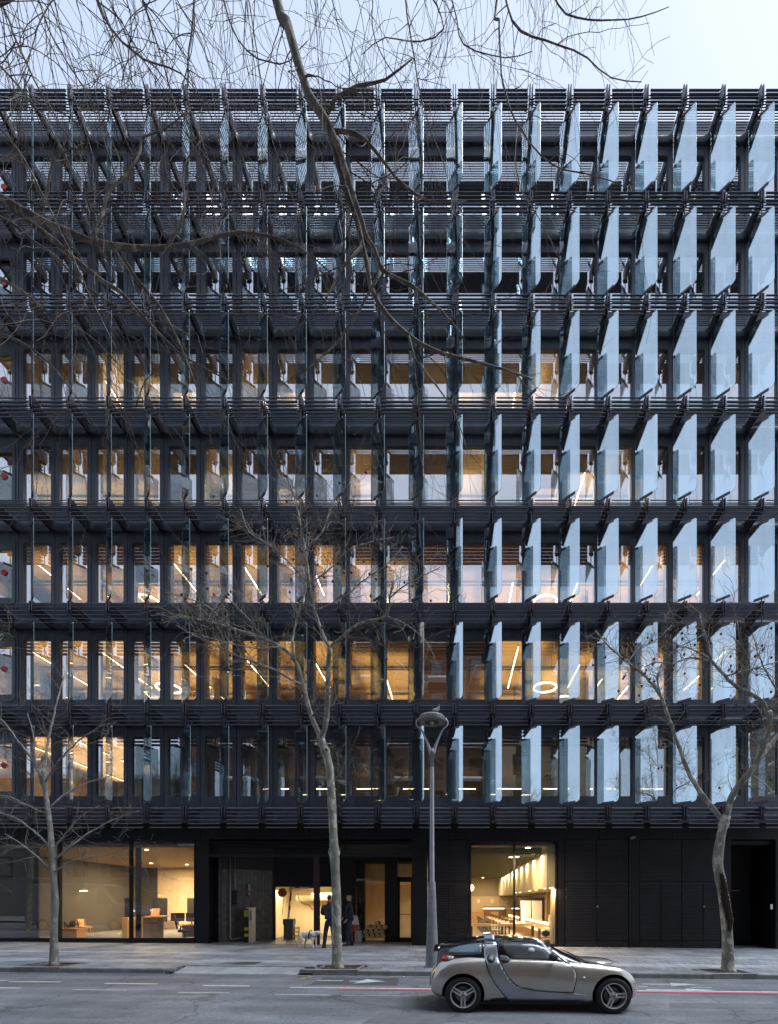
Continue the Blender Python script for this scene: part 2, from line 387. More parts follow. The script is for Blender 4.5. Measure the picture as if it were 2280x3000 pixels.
# stones largest in the picture: nearest and widest, inside the frame
def seen(t):
    px = VX + F * (t[0] + t[1]) / 2 / t[2]; return 0 < px < 2280 and not (1260 < px < 1880)
big = sorted([t for t in tiles if seen(t)], key=lambda t: -(t[1] - t[0]) * (t[3] - t[2]) / t[2] ** 3)[:300]
bs = set(big); rest = [MB(), MB()]
for t in tiles:
    z = .13 + random.gauss(0, .0012); ti = random.gauss(0, .0012)
    if t in bs:
        b = MB(); slab(b, t[0], t[1], t[2], t[3], z, tilt=ti); b.build('paving_stone', TM2 if t[4] else TM, PAVE, fix=False)
    else: slab(rest[t[4]], t[0], t[1], t[2], t[3], z, tilt=ti)
tag(rest[0].build('paving_stones', TM, PAVE, fix=False), kind='stuff')
tag(rest[1].build('paving_stones', TM2, PAVE, fix=False), kind='stuff')
struct(sheet(-40, -19.4, YK + .17, 18.3, .128).build('pavement_beyond', TM)); struct(sheet(9.2, 30, YK + .17, 18.3, .1285).build('pavement_beyond', TM))
# tree pits: granite frame and soil
soil = mat('soil', (.055, .035, .022), .95, 0, .4, 9, .8, 30)
for px, py in PITS:
    b = MB()
    for (x0, x1, y0, y1) in ((px - PW - .06, px + PW + .06, py - PD - .06, py - PD), (px - PW - .06, px + PW + .06, py + PD, py + PD + .06), (px - PW - .06, px - PW, py - PD, py + PD), (px + PW, px + PW + .06, py - PD, py + PD)):
        b.box(x0, x1, y0, y1, gz(px) - .05, gz(px) + .134)
    b.build('tree_pit_frame', KM, PAVE)
    b = MB(); N = 12
    vs = [(px - PW + 2 * PW * i / N, py - PD + 2 * PD * j / N, gz(px) + .075 + random.random() * .03 + .05 * max(0, 1 - math.hypot(i - N / 2, j - N / 2) / 4)) for j in range(N + 1) for i in range(N + 1)]
    b.add(vs, [(j * (N + 1) + i, j * (N + 1) + i + 1, (j + 1) * (N + 1) + i + 1, (j + 1) * (N + 1) + i) for j in range(N) for i in range(N)])
    b.build('soil', soil, PAVE, True)
# drain grille in the pavement of the driveway
b = MB(); c = W(705, 0, 12.6).x
for i in range(9): b.box(c - .45 + i * .11, c - .43 + i * .11, 12.35, 12.8, gz(c) + .13, gz(c) + .137)
for j in range(5): b.box(c - .45, c + .46, 12.35 + j * .11, 12.37 + j * .11, gz(c) + .13, gz(c) + .136)
b.build('drain_grille', mat('rusty iron', (.07, .055, .045), .7, .3, .3, 20), PAVE)
# leaves and scraps of paper lying about
for (px, py, c, l, nm) in ((548, 2818, (.30, .14, .05), 'dry brown leaf on the driveway paving', 'leaf'), (345, 2769, (.7, .7, .7), 'scrap of white paper at the foot of the shop window', 'paper scrap'),
                       (205, 2816, (.7, .68, .72), 'scrap of white paper beside the left tree pit', 'paper scrap'), (1150, 2863, (.75, .20, .06), 'crushed orange wrapper lying at the kerb', 'wrapper'),
                       (1182, 2864, (.7, .7, .7), 'white paper lying at the kerb beside the wrapper', 'paper scrap'), (1775, 2829, (.35, .22, .08), 'dry leaf on the pavement behind the car bonnet', 'leaf')):
    D = 1450 * (CZ - .13) / (py - VY) if py < 2850 else 1450 * CZ / (py - VY); p = W(px, py, D); z = gz(p.x) + (.134 if py < 2850 else .008)
    b = MB(); pts = [(-.05, 0), (-.02, .03), (.03, .035), (.06, 0), (.02, -.03), (-.02, -.025)]
    b.add([(x, y, abs(x) * .35 + .004) for x, y in pts] + [(0, 0, .006)], [(i, (i + 1) % 6, 6) for i in range(6)])
    tag(b.build(nm.replace(' ', '_'), mat(nm, c, .8), None, loc=(p.x, D, z), rz=random.random() * 6), l, nm.split()[-1])

# painted markings
wp = mat('worn white paint', (.52, .54, .56), .7, 0, .3, 14, var2=(.26, .27, .28))
wpn = mat('faded white paint', (.36, .375, .39), .75, 0, .3, 10, var2=(.15, .155, .16))
rp_ = mat('sprayed red paint', (.52, .055, .07), .7, 0, .4, 2.2, var2=(.24, .10, .11))
yp = mat('faded yellow paint', (.38, .27, .08), .75, 0, .4, 8, var2=(.13, .12, .10))
def YR(py): return F * CZ / (py - VY)
def line(px0, px1, py, w, m, name='lane_line', dz=.004):
    y = YR(py); x0, x1 = (px0 - VX) * y / F, (px1 - VX) * y / F
    z0, z1 = gz(x0), gz(x1); y0 = F * (CZ - z0) / (py - VY) ; 
    b = MB(); b.add([(x0, y - w / 2, z0 + dz), (x1, y - w / 2, z1 + dz), (x1, y + w / 2, z1 + dz), (x0, y + w / 2, z0 + dz)], [(0, 1, 2, 3)]); b.build(name, m, ROAD)
line(-900, 2900, 2860.5, .07, wpn, dz=.004)
line(-400, 20, 2883, .1, wp); line(27, 177, 2886, .10, wp); line(308, 460, 2889, .10, wp); line(594, 732, 2892.5, .10, wp)
line(850, 2500, 2895.5, .10, wp)
line(-90, 60, 2905, .10, wp); line(215, 373, 2908, .10, wpn); line(523, 670, 2913, .10, wpn); line(805, 970, 2916.5, .10, wpn); line(1000, 1260, 2917, .05, wpn)
line(990, 2500, 2899.5, .15, rp_, dz=.008)
line(222, 372, 2857, .05, yp, dz=.008); line(337, 390, 2857.5, .05, yp, dz=.008); line(525, 640, 2917, .05, yp, dz=.008)
dark = mat('fresh asphalt patch', (.055, .058, .064), .8, 0, .2, 2, .4, 160)
b = MB(); y0, y1 = YR(2887), YR(2866); x0, x1 = (905 - VX) * y0 / F, (1164 - VX) * y0 / F; x2, x3 = (950 - VX) * y1 / F, (1170 - VX) * y1 / F
b.add([(x0, y0, gz(x0) + .003), (x1, y0, gz(x1) + .003), (x3, y1, gz(x3) + .003), (x2, y1, gz(x2) + .003)], [(0, 1, 2, 3)]); b.build('asphalt_patch', dark, ROAD)
line(928, 1006, 2875, .09, wp, dz=.008)
def arrow(px0, pxm, pxt, py, hw):
    y = YR(py); f = lambda p: (p - VX) * y / F; x0, xm, xt = f(px0), f(pxm), f(pxt); b = MB()
    b.add([(x, yy, gz(x) + .008) for x, yy in ((x0, y - .05), (xm, y - .05), (xm - .1, y - hw), (xt, y), (xm + .1, y + hw), (xm, y + .05), (x0, y + .05))], [tuple(range(7))]); b.build('lane_arrow', wp, ROAD)
for (px0, px1, py0, py1) in ((380, 560, 2920, 2906), (1960, 2330, 2945, 2930), (-60, 90, 2895, 2878), (1060, 1300, 2998, 2965), (100, 330, 2990, 2972)):
    y0, y1 = YR(py0), YR(py1); a, b_ = (px0 - VX) * y0 / F, (px1 - VX) * y0 / F; MB().add([(a, y0, gz(a) + .002), (b_, y0, gz(b_) + .002), (b_ + .12, y1, gz(b_) + .002), (a + .2, y1, gz(a) + .002)], [(0, 1, 2, 3)]).build('asphalt_patch', mat('old asphalt patch', (.098, .102, .112), .8, 0, .25, 3, .4, 160), ROAD)
arrow(1024, 1055, 1130, 2876, .30); arrow(1880, 1965, 2047, 2876.5, .22); arrow(1893, 2010, 2100, 2893, .20)
line(1870, 1898, 2883.5, .08, wp, dz=.008); line(2025, 2085, 2885.5, .06, wp, dz=.008)
b = MB(); y0, y1 = YR(2873), YR(2864); x0 = (868 - VX) * y0 / F; b.add([(x0, y0, gz(x0) + .008), (x0 + .12, y0, gz(x0) + .008), (x0 + .28, y1, gz(x0) + .008), (x0 + .16, y1, gz(x0) + .008)], [(0, 1, 2, 3)]); b.build('kerb_mark', yp, ROAD)

# ------------------------------------------------------------------ what stands across the street, seen only in the glass
def block(name, label, x0, x1, yf, depth, h, wallm, floors, face, bal):
    """an apartment house; face +1: front looks to +Y, face 'x': front looks to +X"""
    t = thing(name, label, 'building', ((x0 + x1) / 2, yf, 0)); w = x1 - x0; t.rotation_euler = (0, 0, 0 if face == 1 else -math.pi / 2)
    MB().box(-w / 2, w / 2, -depth, 0, -1, h).build('wall', wallm, t)
    MB().box(-w / 2 - .2, w / 2 + .2, -depth, .35, h + .003, h + .35).build('cornice', M['white'], t)
    fh = (h - 4) / floors; nb = int(w // 3.4)
    wm = MB().box(-.65, .65, 0, .06, 0, 1.9).mesh('window', M['black']); pn = MB().box(-.55, .55, .06, .07, .1, 1.8).mesh('pane', bpy.data.materials['shop glass'])
    bm_ = MB().box(-1.45, 1.45, 0, 1.1, -.18, 0)
    slabm = bm_.mesh('balcony', bal)
    rl = MB()
    for i in range(25): rl.box(-1.43 + i * .118, -1.42 + i * .118, 1.06, 1.08, 0, 1.0)
    rl.box(-1.45, 1.45, 1.05, 1.09, .98, 1.02); rlm = rl.mesh('railing', M['black'])
    for f in range(floors):
        for i in range(nb):
            x = -w / 2 + w * (i + .5) / nb; z = 4.2 + f * fh
            o = _obj('window', wm, t, (x, 0, z)); _obj('pane', pn, o)
            if (i + f // 3) % 2 == 0:
                q = _obj('balcony', slabm, t, (x, .004, z - .1)); _obj('railing', rlm, q)
brick = mat('brown brick', (.16, .085, .06), .85, var=.25, vs=3)
block('apartment_house', 'brown brick apartment house across the street, mirrored in the glass', -26, 4, -10, 12, 29, brick, 8, 1, M['white'])
block('apartment_house', 'ochre apartment house across the street, mirrored at the right', 4.5, 34, -10.5, 12, 27, mat('ochre render', (.33, .26, .17), .85, var=.1), 7, 1, M['grey'])
block('apartment_house', 'grey three storey house across the street at the left, mirrored in the lobby window', -62, -26.5, -10, 12, 13.5, mat('grey render', (.20, .19, .18), .85, var=.1), 3, 1, M['grey'])  # unseen house, added so the lobby glass mirrors something dark
block('apartment_house', 'low cream house far down the street to the left, mirrored in the fins', -118, -84, -4, 10, 13, mat('cream render', (.42, .36, .27), .85, var=.1), 3, 2, M['white'])
# ------------------------------------------------------------------ the office building
PITCH, H = 1.35, 3.597
N0, N1 = -4, 20                                       # grid lines
YW, YB = 18.40, 17.365                                # window plane, front of the louvre bands
Z0 = [0] + [5.04 + H * i for i in range(8)]           # first louvre of band 1..8
def GX(n): return PITCH * (n - 10) + .02
BLD = thing('office_building', 'dark grey office block with louvred bands and tilted glass fins on every floor', 'building', (0, YW, 0))
FH = H - .315                                         # a window panel, from moulding top to next moulding bottom

def panel_mesh(sash):
    w = PITCH / 2 - .007; b = MB()
    wz0, wz1 = .69, 2.92                              # opening above the panel's foot
    inn = rrect(-.515, .515, wz0, wz1, .10, 6)
    outp = []
    for (x, z) in inn:
        cz = (wz0 + wz1) / 2; dx, dz = x, z - cz
        k = min(w / abs(dx) if abs(dx) > 1e-6 else 1e9, ((FH - cz) if dz > 0 else cz) / abs(dz) if abs(dz) > 1e-6 else 1e9)
        outp.append((dx * k, cz + dz * k))
    # push the nearest rays into the true corners
    for cx, czz in ((w, 0), (w, FH), (-w, FH), (-w, 0)):
        i = min(range(len(outp)), key=lambda j: (outp[j][0] - cx) ** 2 + (outp[j][1] - czz) ** 2); outp[i] = (cx, czz)
    n = len(inn)
    L = [[(x, 0.03, z) for x, z in outp], [(x, 0, z) for x, z in [(px * .992, FH / 2 + (pz - FH / 2) * .997) for px, pz in outp]],
         [(x, 0, z) for x, z in [(px * 1.03, (wz0 + wz1) / 2 + (pz - (wz0 + wz1) / 2) * 1.012) for px, pz in inn]],
         [(x, .012, z) for x, z in inn], [(x, .11, z) for x, z in inn]]
    vs = [p for l in L for p in l]; fs = []
    for r in range(len(L) - 1):
        for i in range(n): fs.append((r * n + i, r * n + (i + 1) % n, (r + 1) * n + (i + 1) % n, (r + 1) * n + i))
    b.add(vs, fs)
    return b.mesh('facade_panel', M['panel'], 30, fix=False)
PM = panel_mesh(False)
pb = MB(); pb.prism(rrect(-.53, .53, .675, 2.935, .10, 5), .085, .095); PANE = pb.mesh('pane', M['pane'])
sb = MB()                                             # opening sash: a frame proud of the panel
def ring(b, o, i, y0, y1):
    n = len(o); vs = [(x, y0, z) for x, z in o] + [(x, y0, z) for x, z in i] + [(x, y1, z) for x, z in o] + [(x, y1, z) for x, z in i]
    fs = []
    for k in range(n):
        j = (k + 1) % n
        fs += [(k, j, n + j, n + k), (2 * n + k, 3 * n + k, 3 * n + j, 2 * n + j), (k, 2 * n + k, 2 * n + j, j), (n + k, n + j, 3 * n + j, 3 * n + k)]
    b.add(vs, fs)
ring(sb, rrect(-.56, .56, .63, 2.98, .13, 5), rrect(-.44, .44, .86, 2.66, .015, 5), -.022, .05)
SASH = sb.mesh('sash', mat('sash aluminium', (.12, .14, .15), .4, .5), 30)
rb = MB(); rb.lathe([(.11, 0), (.11, .004)], 20, axis='y'); DOT = rb.mesh('rescue_dot', mat('red film', (.75, .05, .07), .5))
hb = MB(); hb.box(-.03, .03, -.012, 0, -.012, .012); HND = hb.mesh('lock', M['black'])

LINING = MB().box(-.15, .15, .165, .40, 0, FH - .1).mesh('window_lining', mat('window lining', (.46, .43, .34), .7))
mul = MB(); mul.box(-.075, .075, .05, .12, 0, FH)
MULL = mul.mesh('mullion', M['black'])
SILL = MB().box(-.60, .60, .10, .16, 2.935, FH + .03).box(-.60, .60, .10, .16, -.02, .675).mesh('backing', M['black'])
fab = bpy.data.materials.new('blind fabric'); fab.use_nodes = True; _t = fab.node_tree; _t.nodes.remove(_t.nodes['Principled BSDF'])
_d = _n(_t, 'ShaderNodeBsdfDiffuse'); _d.inputs[0].default_value = (.62, .58, .49, 1); _tr = _n(_t, 'ShaderNodeBsdfTranslucent'); _tr.inputs[0].default_value = (.60, .55, .45, 1)
_m = _n(_t, 'ShaderNodeMixShader'); _m.inputs[0].default_value = .5; _t.links.new(_d.outputs[0], _m.inputs[1]); _t.links.new(_tr.outputs[0], _m.inputs[2]); _t.links.new(_m.outputs[0], _t.nodes['Material Output'].inputs[0])
BLINDS = {}
def blind_mesh(l):
    if l not in BLINDS: BLINDS[l] = MB().box(-.54, .54, .112, .114, 2.94 - l, 2.94).box(-.54, .54, .109, .117, 2.925 - l, 2.94 - l).mesh('roller_blind', fab)
    return BLINDS[l]
rbl = random.Random(17); PBL = {1: 0, 2: .06, 3: .25, 4: .78, 5: .86, 6: .85, 7: .85}
for k in range(1, 8):
    zf = Z0[k] - .05
    for n in range(N0, N1):
        xc = GX(n) + PITCH / 2
        p = _obj('facade_panel', PM, BLD, (xc, 0, zf))
        _obj('pane', PANE, p)
        if rbl.random() < PBL[k]: _obj('roller_blind', blind_mesh(rbl.choice((2.2, 2.2, 2.2, 2.2, 1.5, .9)) if k > 3 else rbl.choice((.5, .9, 1.4))), p)
        if n == -3:
            s_ = _obj('sash', SASH, p); 
            _obj('lock', HND, p, (.33, -.022, .72))
            _obj('rescue_dot', DOT, p, (.07, .05, 1.85))
    for n in range(N0, N1 + 1): _obj('mullion', MULL, BLD, (GX(n), 0, zf)); _obj('window_lining', LINING, BLD, (GX(n), 0, zf + .17))
for k in range(1, 8):                                 # opaque backing above and below each opening, one strip per floor
    b = MB(); b.box(GX(N0), GX(N1), .125, .16, Z0[k] - .07, Z0[k] - .05 + .672); b.box(GX(N0), GX(N1), .125, .16, Z0[k] - .05 + 2.938, Z0[k + 1] - .3)
    b.build('spandrel', M['black'], BLD)

# mouldings (rounded trough between the brackets at the foot of each storey)
def moulding_mesh():
    w = PITCH / 2; a = w - .055; r = .17; yb = -.10; yf = -.62
    path = [(-a, yf)] + [(-a, yf + (yb - r - yf) * t) for t in (.5, 1)]
    nn = []
    for i in range(1, 7):
        an = R(180 - 90 * i / 6); path.append((-a + r + r * math.cos(an), yb - r + r * math.sin(an)))
    path += [(0, yb)]
    path = path + [(-x, y) for x, y in path[-2::-1]]
    prof = [(.0, -.365), (.012, -.30), (.016, -.20), (.0, -.12), (-.03, -.07), (-.07, -.05), (-.10, -.05)]
    b = MB(); vs = []; m = len(path)
    for off, z in prof:
        for i, (x, y) in enumerate(path):
            x0, y0 = path[max(i - 1, 0)]; x1, y1 = path[min(i + 1, m - 1)]
            tx, ty = x1 - x0, y1 - y0; L = math.hypot(tx, ty); nx, ny = ty / L, -tx / L
            vs.append((x + nx * off, y + ny * off, z))
    fs = [(r_ * m + i, r_ * m + i + 1, (r_ + 1) * m + i + 1, (r_ + 1) * m + i) for r_ in range(len(prof) - 1) for i in range(m - 1)]
    # soffit between the trough and the wall / bracket sides
    base = len(vs); fsb = []
    for i, (x, y) in enumerate(path):
        if y < yb - r - 1e-6: q = (math.copysign(w - .045, x), y)
        elif abs(x) > a - r + 1e-6: q = (math.copysign(w - .045, x) , min(0, y + .05)) if i not in (0, m - 1) else (x, 0)
        else: q = (x, .02)
        vs.append((q[0], q[1], -.365))
    fs += [(i, i + 1, base + i + 1, base + i) for i in range(m - 1)]
    b.add(vs, fs); return b.mesh('moulding', M['panel'], 50)
MOULD = moulding_mesh()
TOPM = MB().box(-PITCH / 2, PITCH / 2, -.10, .03, -.30, -.055).mesh('gutter', M['panel'])
for k in range(1, 9):
    for n in range(N0, N1): 
        o = _obj('moulding', MOULD, BLD, (GX(n) + PITCH / 2, 0, Z0[k]))
    MB().box(GX(N0), GX(N1), -.012, .10, Z0[k] - .365, Z0[k] - .06).build('spandrel', M['panel'], BLD)

# brackets: two plates with a rod, clamps hold the fins
def plate_profile(up=0.0):
    return [(-1.075, -.26), (-1.075, .03 + up), (-1.06, .062 + up), (-1.03, .075 + up), (-.86, .075 + up), (-.80, .055), (-.66, -.02), (-.20, -.04), (0, -.04), (0, -.40), (-.25, -.40),
            (-.60, -.345), (-.98, -.345), (-1.05, -.315)]
def bracket_meshes(up):
    b = MB()
    for s in (-1, 1): b.prism(plate_profile(up), s * .042 - .016, s * .042 + .016, 'x')
    plates = b.mesh('bracket', M['metal_dk'])
    return plates
BR, BRT = bracket_meshes(0), bracket_meshes(.12)
BOLT = MB().box(-.075, .075, -1.00, -.94, -.42, -.33).box(-.10, .10, -1.03, -1.00, -.30, -.28).mesh('bolt', M['black'])
for k in range(1, 9):
    for n in range(N0, N1 + 1):
        b = _obj('bracket', BRT if k == 8 else BR, BLD, (GX(n), 0, Z0[k]))
        _obj('bolt', BOLT, b)

# glass fins
FL = .80; FTH = {1: 42.5, 2: 43.5, 3: 44.5, 4: 45, 5: 45.5, 6: 46, 7: 46.5}
fb = MB(); prof = rrect(-FL / 2, FL / 2, 0, 2.63, [.14, .06, .05, .07], 5); fb.prism(prof, -.008, .008)
fb.m = [0, 0] + [1] * (len(fb.f) - 2)
FIN = fb.mesh('glass_fin', [M['fin'], M['fin_edge']])
CLT = MB().box(-.22, .22, -.022, .022, -.035, .03).mesh('clamp', M['metal_md'])
CLB = MB().box(-.24, .22, -.022, .022, -.035, .04).mesh('clamp', M['metal_md'])
RODT = MB().tube([(0, 0, 0), (0, 0, .42)], .018, 8).mesh('rod', M['metal_dk'])
RODB = MB().tube([(0, 0, -.20), (0, 0, 0)], .016, 8).mesh('rod', M['metal_dk'])
YP = -.99
for k in range(1, 8):
    for n in range(N0 + 1, N1):
        f = _obj('glass_fin', FIN, BLD, (GX(n), YP, Z0[k] + .19), -R(FTH[k]) + random.gauss(0, .010))
        _obj('clamp', CLT, f, (0, 0, 2.63)); _obj('clamp', CLB, f, (0, 0, 0))
        _obj('rod', RODT, f, (0, 0, 2.65)); _obj('rod', RODB, f, (0, 0, -.02))

# front louvres: six per bay and band; horizontal grille behind them
SL = MB()
sp_ = [(-.049, -.034), (-.052, -.020), (.044, .028), (.046, .018), (-.042, -.034)]
SL.add([(-.557 if y < 0 else -.535, y, z) for y, z in sp_] + [(.557 if y < 0 else .535, y, z) for y, z in sp_], [(0, 1, 2, 3, 4), (9, 8, 7, 6, 5)] + [(i, (i + 1) % 5, 5 + (i + 1) % 5, 5 + i) for i in range(5)])
SLM = SL.mesh('louvre_slat', M['slat'])
rest = MB(); cnt = 0
for k in range(1, 9):
    for n in range(N0 + 1, N1 - 1):
        for i in range(6):
            x, y, z = GX(n) + PITCH / 2, -1.03, Z0[k] - .1352 * i
            if cnt < 300 and -3 <= n <= 18:
                _obj('louvre_slat', SLM, BLD, (x, y, z + random.gauss(0, .002))); cnt += 1
            else:
                rest.add([(a + x, c + y, d + z) for a, c, d in SL.v], SL.f)
tag(rest.build('louvre_slats', M['slat'], BLD), kind='stuff')
gr = MB()
for k in range(1, 9):
    for n in range(N0 + 1, N1 - 1):
        x = GX(n) + PITCH / 2
        for i in range(13):
            y = -.93 + i * .0655
            gr.box(x - .59, x + .59, y, y + .026, Z0[k] - .004, Z0[k] + .012)
tag(gr.build('grille_slats', M['grille'], BLD), kind='stuff')
# parapet and roof
MB().box(GX(N0), GX(N1), 0, .25, Z0[8] - .35, Z0[8] + .55).build('parapet', M['panel'], BLD)
MB().box(GX(N0), GX(N1), .25, 24, Z0[8] - .45, Z0[8] - .30).build('roof', M['concrete'], BLD)
# floor slabs with ceilings under them, side and back walls
for k in range(1, 8):
    MB().box(GX(N0), GX(N1), .17, 14, Z0[k] - .36, Z0[k] + .10).build('floor_slab', M['concrete'], BLD)
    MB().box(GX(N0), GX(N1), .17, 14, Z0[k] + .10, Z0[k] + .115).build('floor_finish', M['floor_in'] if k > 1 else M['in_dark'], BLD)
    MB().box(GX(N0), GX(N1), .17, 14, Z0[k + 1] - .46, Z0[k + 1] - .44).build('ceiling', M['ceil'] if k in (1, 2, 3) else M['ceil_w'], BLD)
    MB().box(GX(N0), GX(N1), 9, 9.1, Z0[k] + .115, Z0[k + 1] - .46).build('interior_wall', M['in_wall'], BLD)
    for x in (GX(N0) + .02, GX(N1) - .12): MB().box(x, x + .1, .17, 9, Z0[k] + .115, Z0[k + 1] - .46).build('interior_wall', M['in_wall'], BLD)
MB().box(GX(N0), GX(N1), .17, 14, Z0[8] - .36, Z0[8] - .31).build('floor_slab', M['concrete'], BLD)
MB().box(GX(N0), GX(N0) + .1, .0, 14, 0, Z0[8]).build('side_wall', M['panel_dark'], BLD)
MB().box(GX(N1) - .1, GX(N1), .0, 14, 0, Z0[8]).build('side_wall', M['panel_dark'], BLD)
MB().box(GX(N0), GX(N1), 14, 14.2, 3.9, Z0[8]).build('rear_wall', M['panel_dark'], BLD)
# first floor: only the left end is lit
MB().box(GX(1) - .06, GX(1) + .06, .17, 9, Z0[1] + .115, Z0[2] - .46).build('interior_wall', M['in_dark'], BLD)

for k in (2, 3, 4, 5):                                # ducts and rails under the ceilings, round columns
    for y, z, r in ((2.4, -.62, .05), (2.65, -.60, .03), (4.8, -.66, .11)): MB().tube([(GX(N0) + .2, y, Z0[k + 1] + z), (GX(N1) - .2, y, Z0[k + 1] + z)], r, 8).build('duct', M['in_dark'] if r < .1 else M['ceil_w'], BLD, True)
    for n in range(-2, 20, 4): MB().lathe([(.2, Z0[k] + .115), (.2, Z0[k + 1] - .46)], 16, (GX(n) + .3, 3.4, 0)).build('column', M['in_wall'], BLD, 40)
# linear lights hung at right angles to the front, one row every second bay
ORD = ['first', 'second', 'third', 'fourth', 'fifth', 'sixth', 'seventh', 'eighth', 'ninth', 'tenth', 'eleventh', 'twelfth', 'thirteenth', 'fourteenth', 'fifteenth', 'sixteenth', 'seventeenth', 'eighteenth', 'nineteenth', 'twentieth']
def linear(x, z, segs, label, group, power):
    t = thing('linear_light', label, 'light', (x, YW, z), 0, group)
    for a, b in segs:
        MB().box(-.022, .022, a, b, -.012, 0).build('diffuser', M['led'], t)
        MB().box(-.026, .026, a - .01, b + .01, 0.001, .05).build('housing', M['black'], t)
        for y in (a + .2, b - .2): MB().tube([(0, y, .05), (0, y, .30)], .004, 5).build('hanger', M['black'], t)
        if power:
            l = bpy.data.lights.new('uplight', 'AREA'); l.shape = 'RECTANGLE'; l.size = 2.3; l.size_y = b - a + .6; l.color = (1, .68, .33) if power > 9 else (1, .74, .44); l.energy = power * (b - a)
            o = bpy.data.objects.new('uplight', l); COL.objects.link(o); o.parent = t; o.location = (0, (a + b) / 2, .055); o.rotation_euler = (R(180), 0, 0)
            if power < 9:                             # the same tube's light thrown down and sideways on the blinds
                l = bpy.data.lights.new('downlight', 'AREA'); l.shape = 'RECTANGLE'; l.size = .044; l.size_y = b - a; l.color = (1, .84, .60); l.energy = 20 * (b - a)
                o = bpy.data.objects.new('downlight', l); COL.objects.link(o); o.parent = t; o.location = (0, (a + b) / 2, -.014)
FLOORN = {1: 'first', 2: 'second', 3: 'third', 4: 'fourth', 5: 'fifth', 6: 'sixth', 7: 'seventh'}
ROWX = [2.46 + 2.70 * j for j in range(-7, 4)]
rr = random.Random(3)
POW = {2: 12, 3: 10, 4: 8.9, 5: 8.8}
for k in (2, 3, 4, 5):
    i = 0
    for j, x in enumerate(ROWX):
        if k == 2 and j == 6: continue
        if k == 4 and j in (2, 9): continue
        if k == 5 and j in (3, 9): continue
        st = .5 + (0 if k == 2 and j in (1, 4, 7) else rr.choice((.0, .3, .9, 1.4)))
        segs = [(st, st + 2.0), (st + 2.06, st + 3.6)] if k < 4 else [(st + .3, st + 2.3), (st + 2.4, st + 4.0)]
        if k == 3: segs = [(st + .4, st + 2.6), (st + 3.4, st + 5)]
        if rr.random() < .5: segs.append((6.0, 7.6))
        linear(x, Z0[k + 1] - .74, segs, 'warm linear pendant light behind the %s floor windows, %s from the left' % (FLOORN[k], ORD[i]), 'linear lights of the upper floors', POW[k]); i += 1
for i, x in enumerate((GX(-3) + .7, GX(-1) + .3)):
    linear(x, Z0[2] - .70, [(.6, 2.6), (3.2, 5.2), (5.6, 7.6)], 'warm linear pendant light in the lit first floor corner, %s from left' % ORD[i], 'linear lights of the upper floors', 20)
# a strip along the dark part of the first floor
t = thing('strip_light', 'thin horizontal amber strip light deep in the dark first floor', 'light', (0, YW + 6.5, 7.45))
for i in range(9):
    x = -9.6 + i * 2.35; MB().box(x, x + 1.3, -.02, .0, -.011, .011).build('diffuser', M['led'], t)
def ringlight(x, y, z, r, label):
    t = thing('ring_light', label, 'light', (x, y, z), 0, 'round pendant lights')
    pts = [(r * math.cos(2 * math.pi * i / 40), r * math.sin(2 * math.pi * i / 40), 0) for i in range(41)]
    MB().tube(pts, .035, 6).build('diffuser', M['led'], t, True)
    for a in (0, 2.1, 4.2): MB().tube([(r * math.cos(a), r * math.sin(a), .03), (r * math.cos(a) * .3, r * math.sin(a) * .3, .6)], .004, 4).build('hanger', M['black'], t)
for (px, py, k, lab) in ((1597, 2014, 2, 'glowing ring lamp on the second floor right of the street lamp'), (494, 2016, 2, 'glowing ring lamp on the second floor at the left'),
                         (1598, 1764, 3, 'half hidden glowing ring lamp on the third floor'), (430, 1762, 3, 'glowing ring lamp low in the third floor windows at the left')):
    z = Z0[k + 1] - .95; D = F * (z - CZ) / (VY - py); p = W(px, py, D); ringlight(p.x, D, z, .50, lab)
# ------------------------------------------------------------------ ground floor of the office building (coordinates relative to the front plane)
def X(px, d=0): return (px - VX) * (YW + d) / F
def Zp(py, d=0): return CZ + (VY - py) * (YW + d) / F
ZT = Zp(2466)                                         # head of the glazing
ZB = -.12
PD_ = M['panel_dark']
fz0, fz1 = Zp(2459), Z0[1] - .37
for n in range(N0, N1):
    MB().box(GX(n) + .006, GX(n + 1) - .006, 0, .08, fz0, fz1).build('fascia_panel', PD_, BLD, bevel=.004)
MB().box(GX(N0), GX(N1), .085, .17, fz0 + .01, fz1 + .2).build('spandrel', M['black'], BLD)
# ground floor slab under the rooms, ceiling above
MB().box(GX(N0), GX(N1), .20, 27, 3.90, 4.05).build('floor_slab', M['black'], BLD)

lm = mat('ribbed black boarding', (.011, .011, .016), .45, .1, .3, 2.2, rvar=.1, island=.1)
def louvred(name, parent, x0, x1, z0, z1, y=0.0, step=.062):
    """a boarded leaf: backing plus thin horizontal ribs (one mesh)"""
    b = MB(); b.box(x0, x1, y + .012, y + .05, z0, z1); z = z0 + .012
    while z + step < z1:
        b.add([(x0 + .006, y + .012, z), (x1 - .006, y + .012, z), (x1 - .006, y, z + step * .25), (x0 + .006, y, z + step * .25), (x0 + .006, y + .001, z + step * .78), (x1 - .006, y + .001, z + step * .78), (x0 + .006, y + .012, z + step * .95), (x1 - .006, y + .012, z + step * .95)],
              [(0, 1, 2, 3), (3, 2, 5, 4), (4, 5, 7, 6)]); z += step
    return b.build(name, lm, parent)
def pier(px0, px1, y0=-.01, y1=.5, name='pier'):
    return MB().box(X(px0), X(px1), y0, y1, ZB, fz0 - .004).build(name, PD_, BLD, bevel=.006)
pier(576, 613, -.012, 1.3); pier(1207, 1252, -.012, 1.3); pier(1378 - 4, 1381, -.02, .2); pier(1631, 1654, -.008, .3); pier(1842, 1873, -.012, .4); pier(2112, 2141, -.012, .5); pier(2274, 2330, -.012, .5)
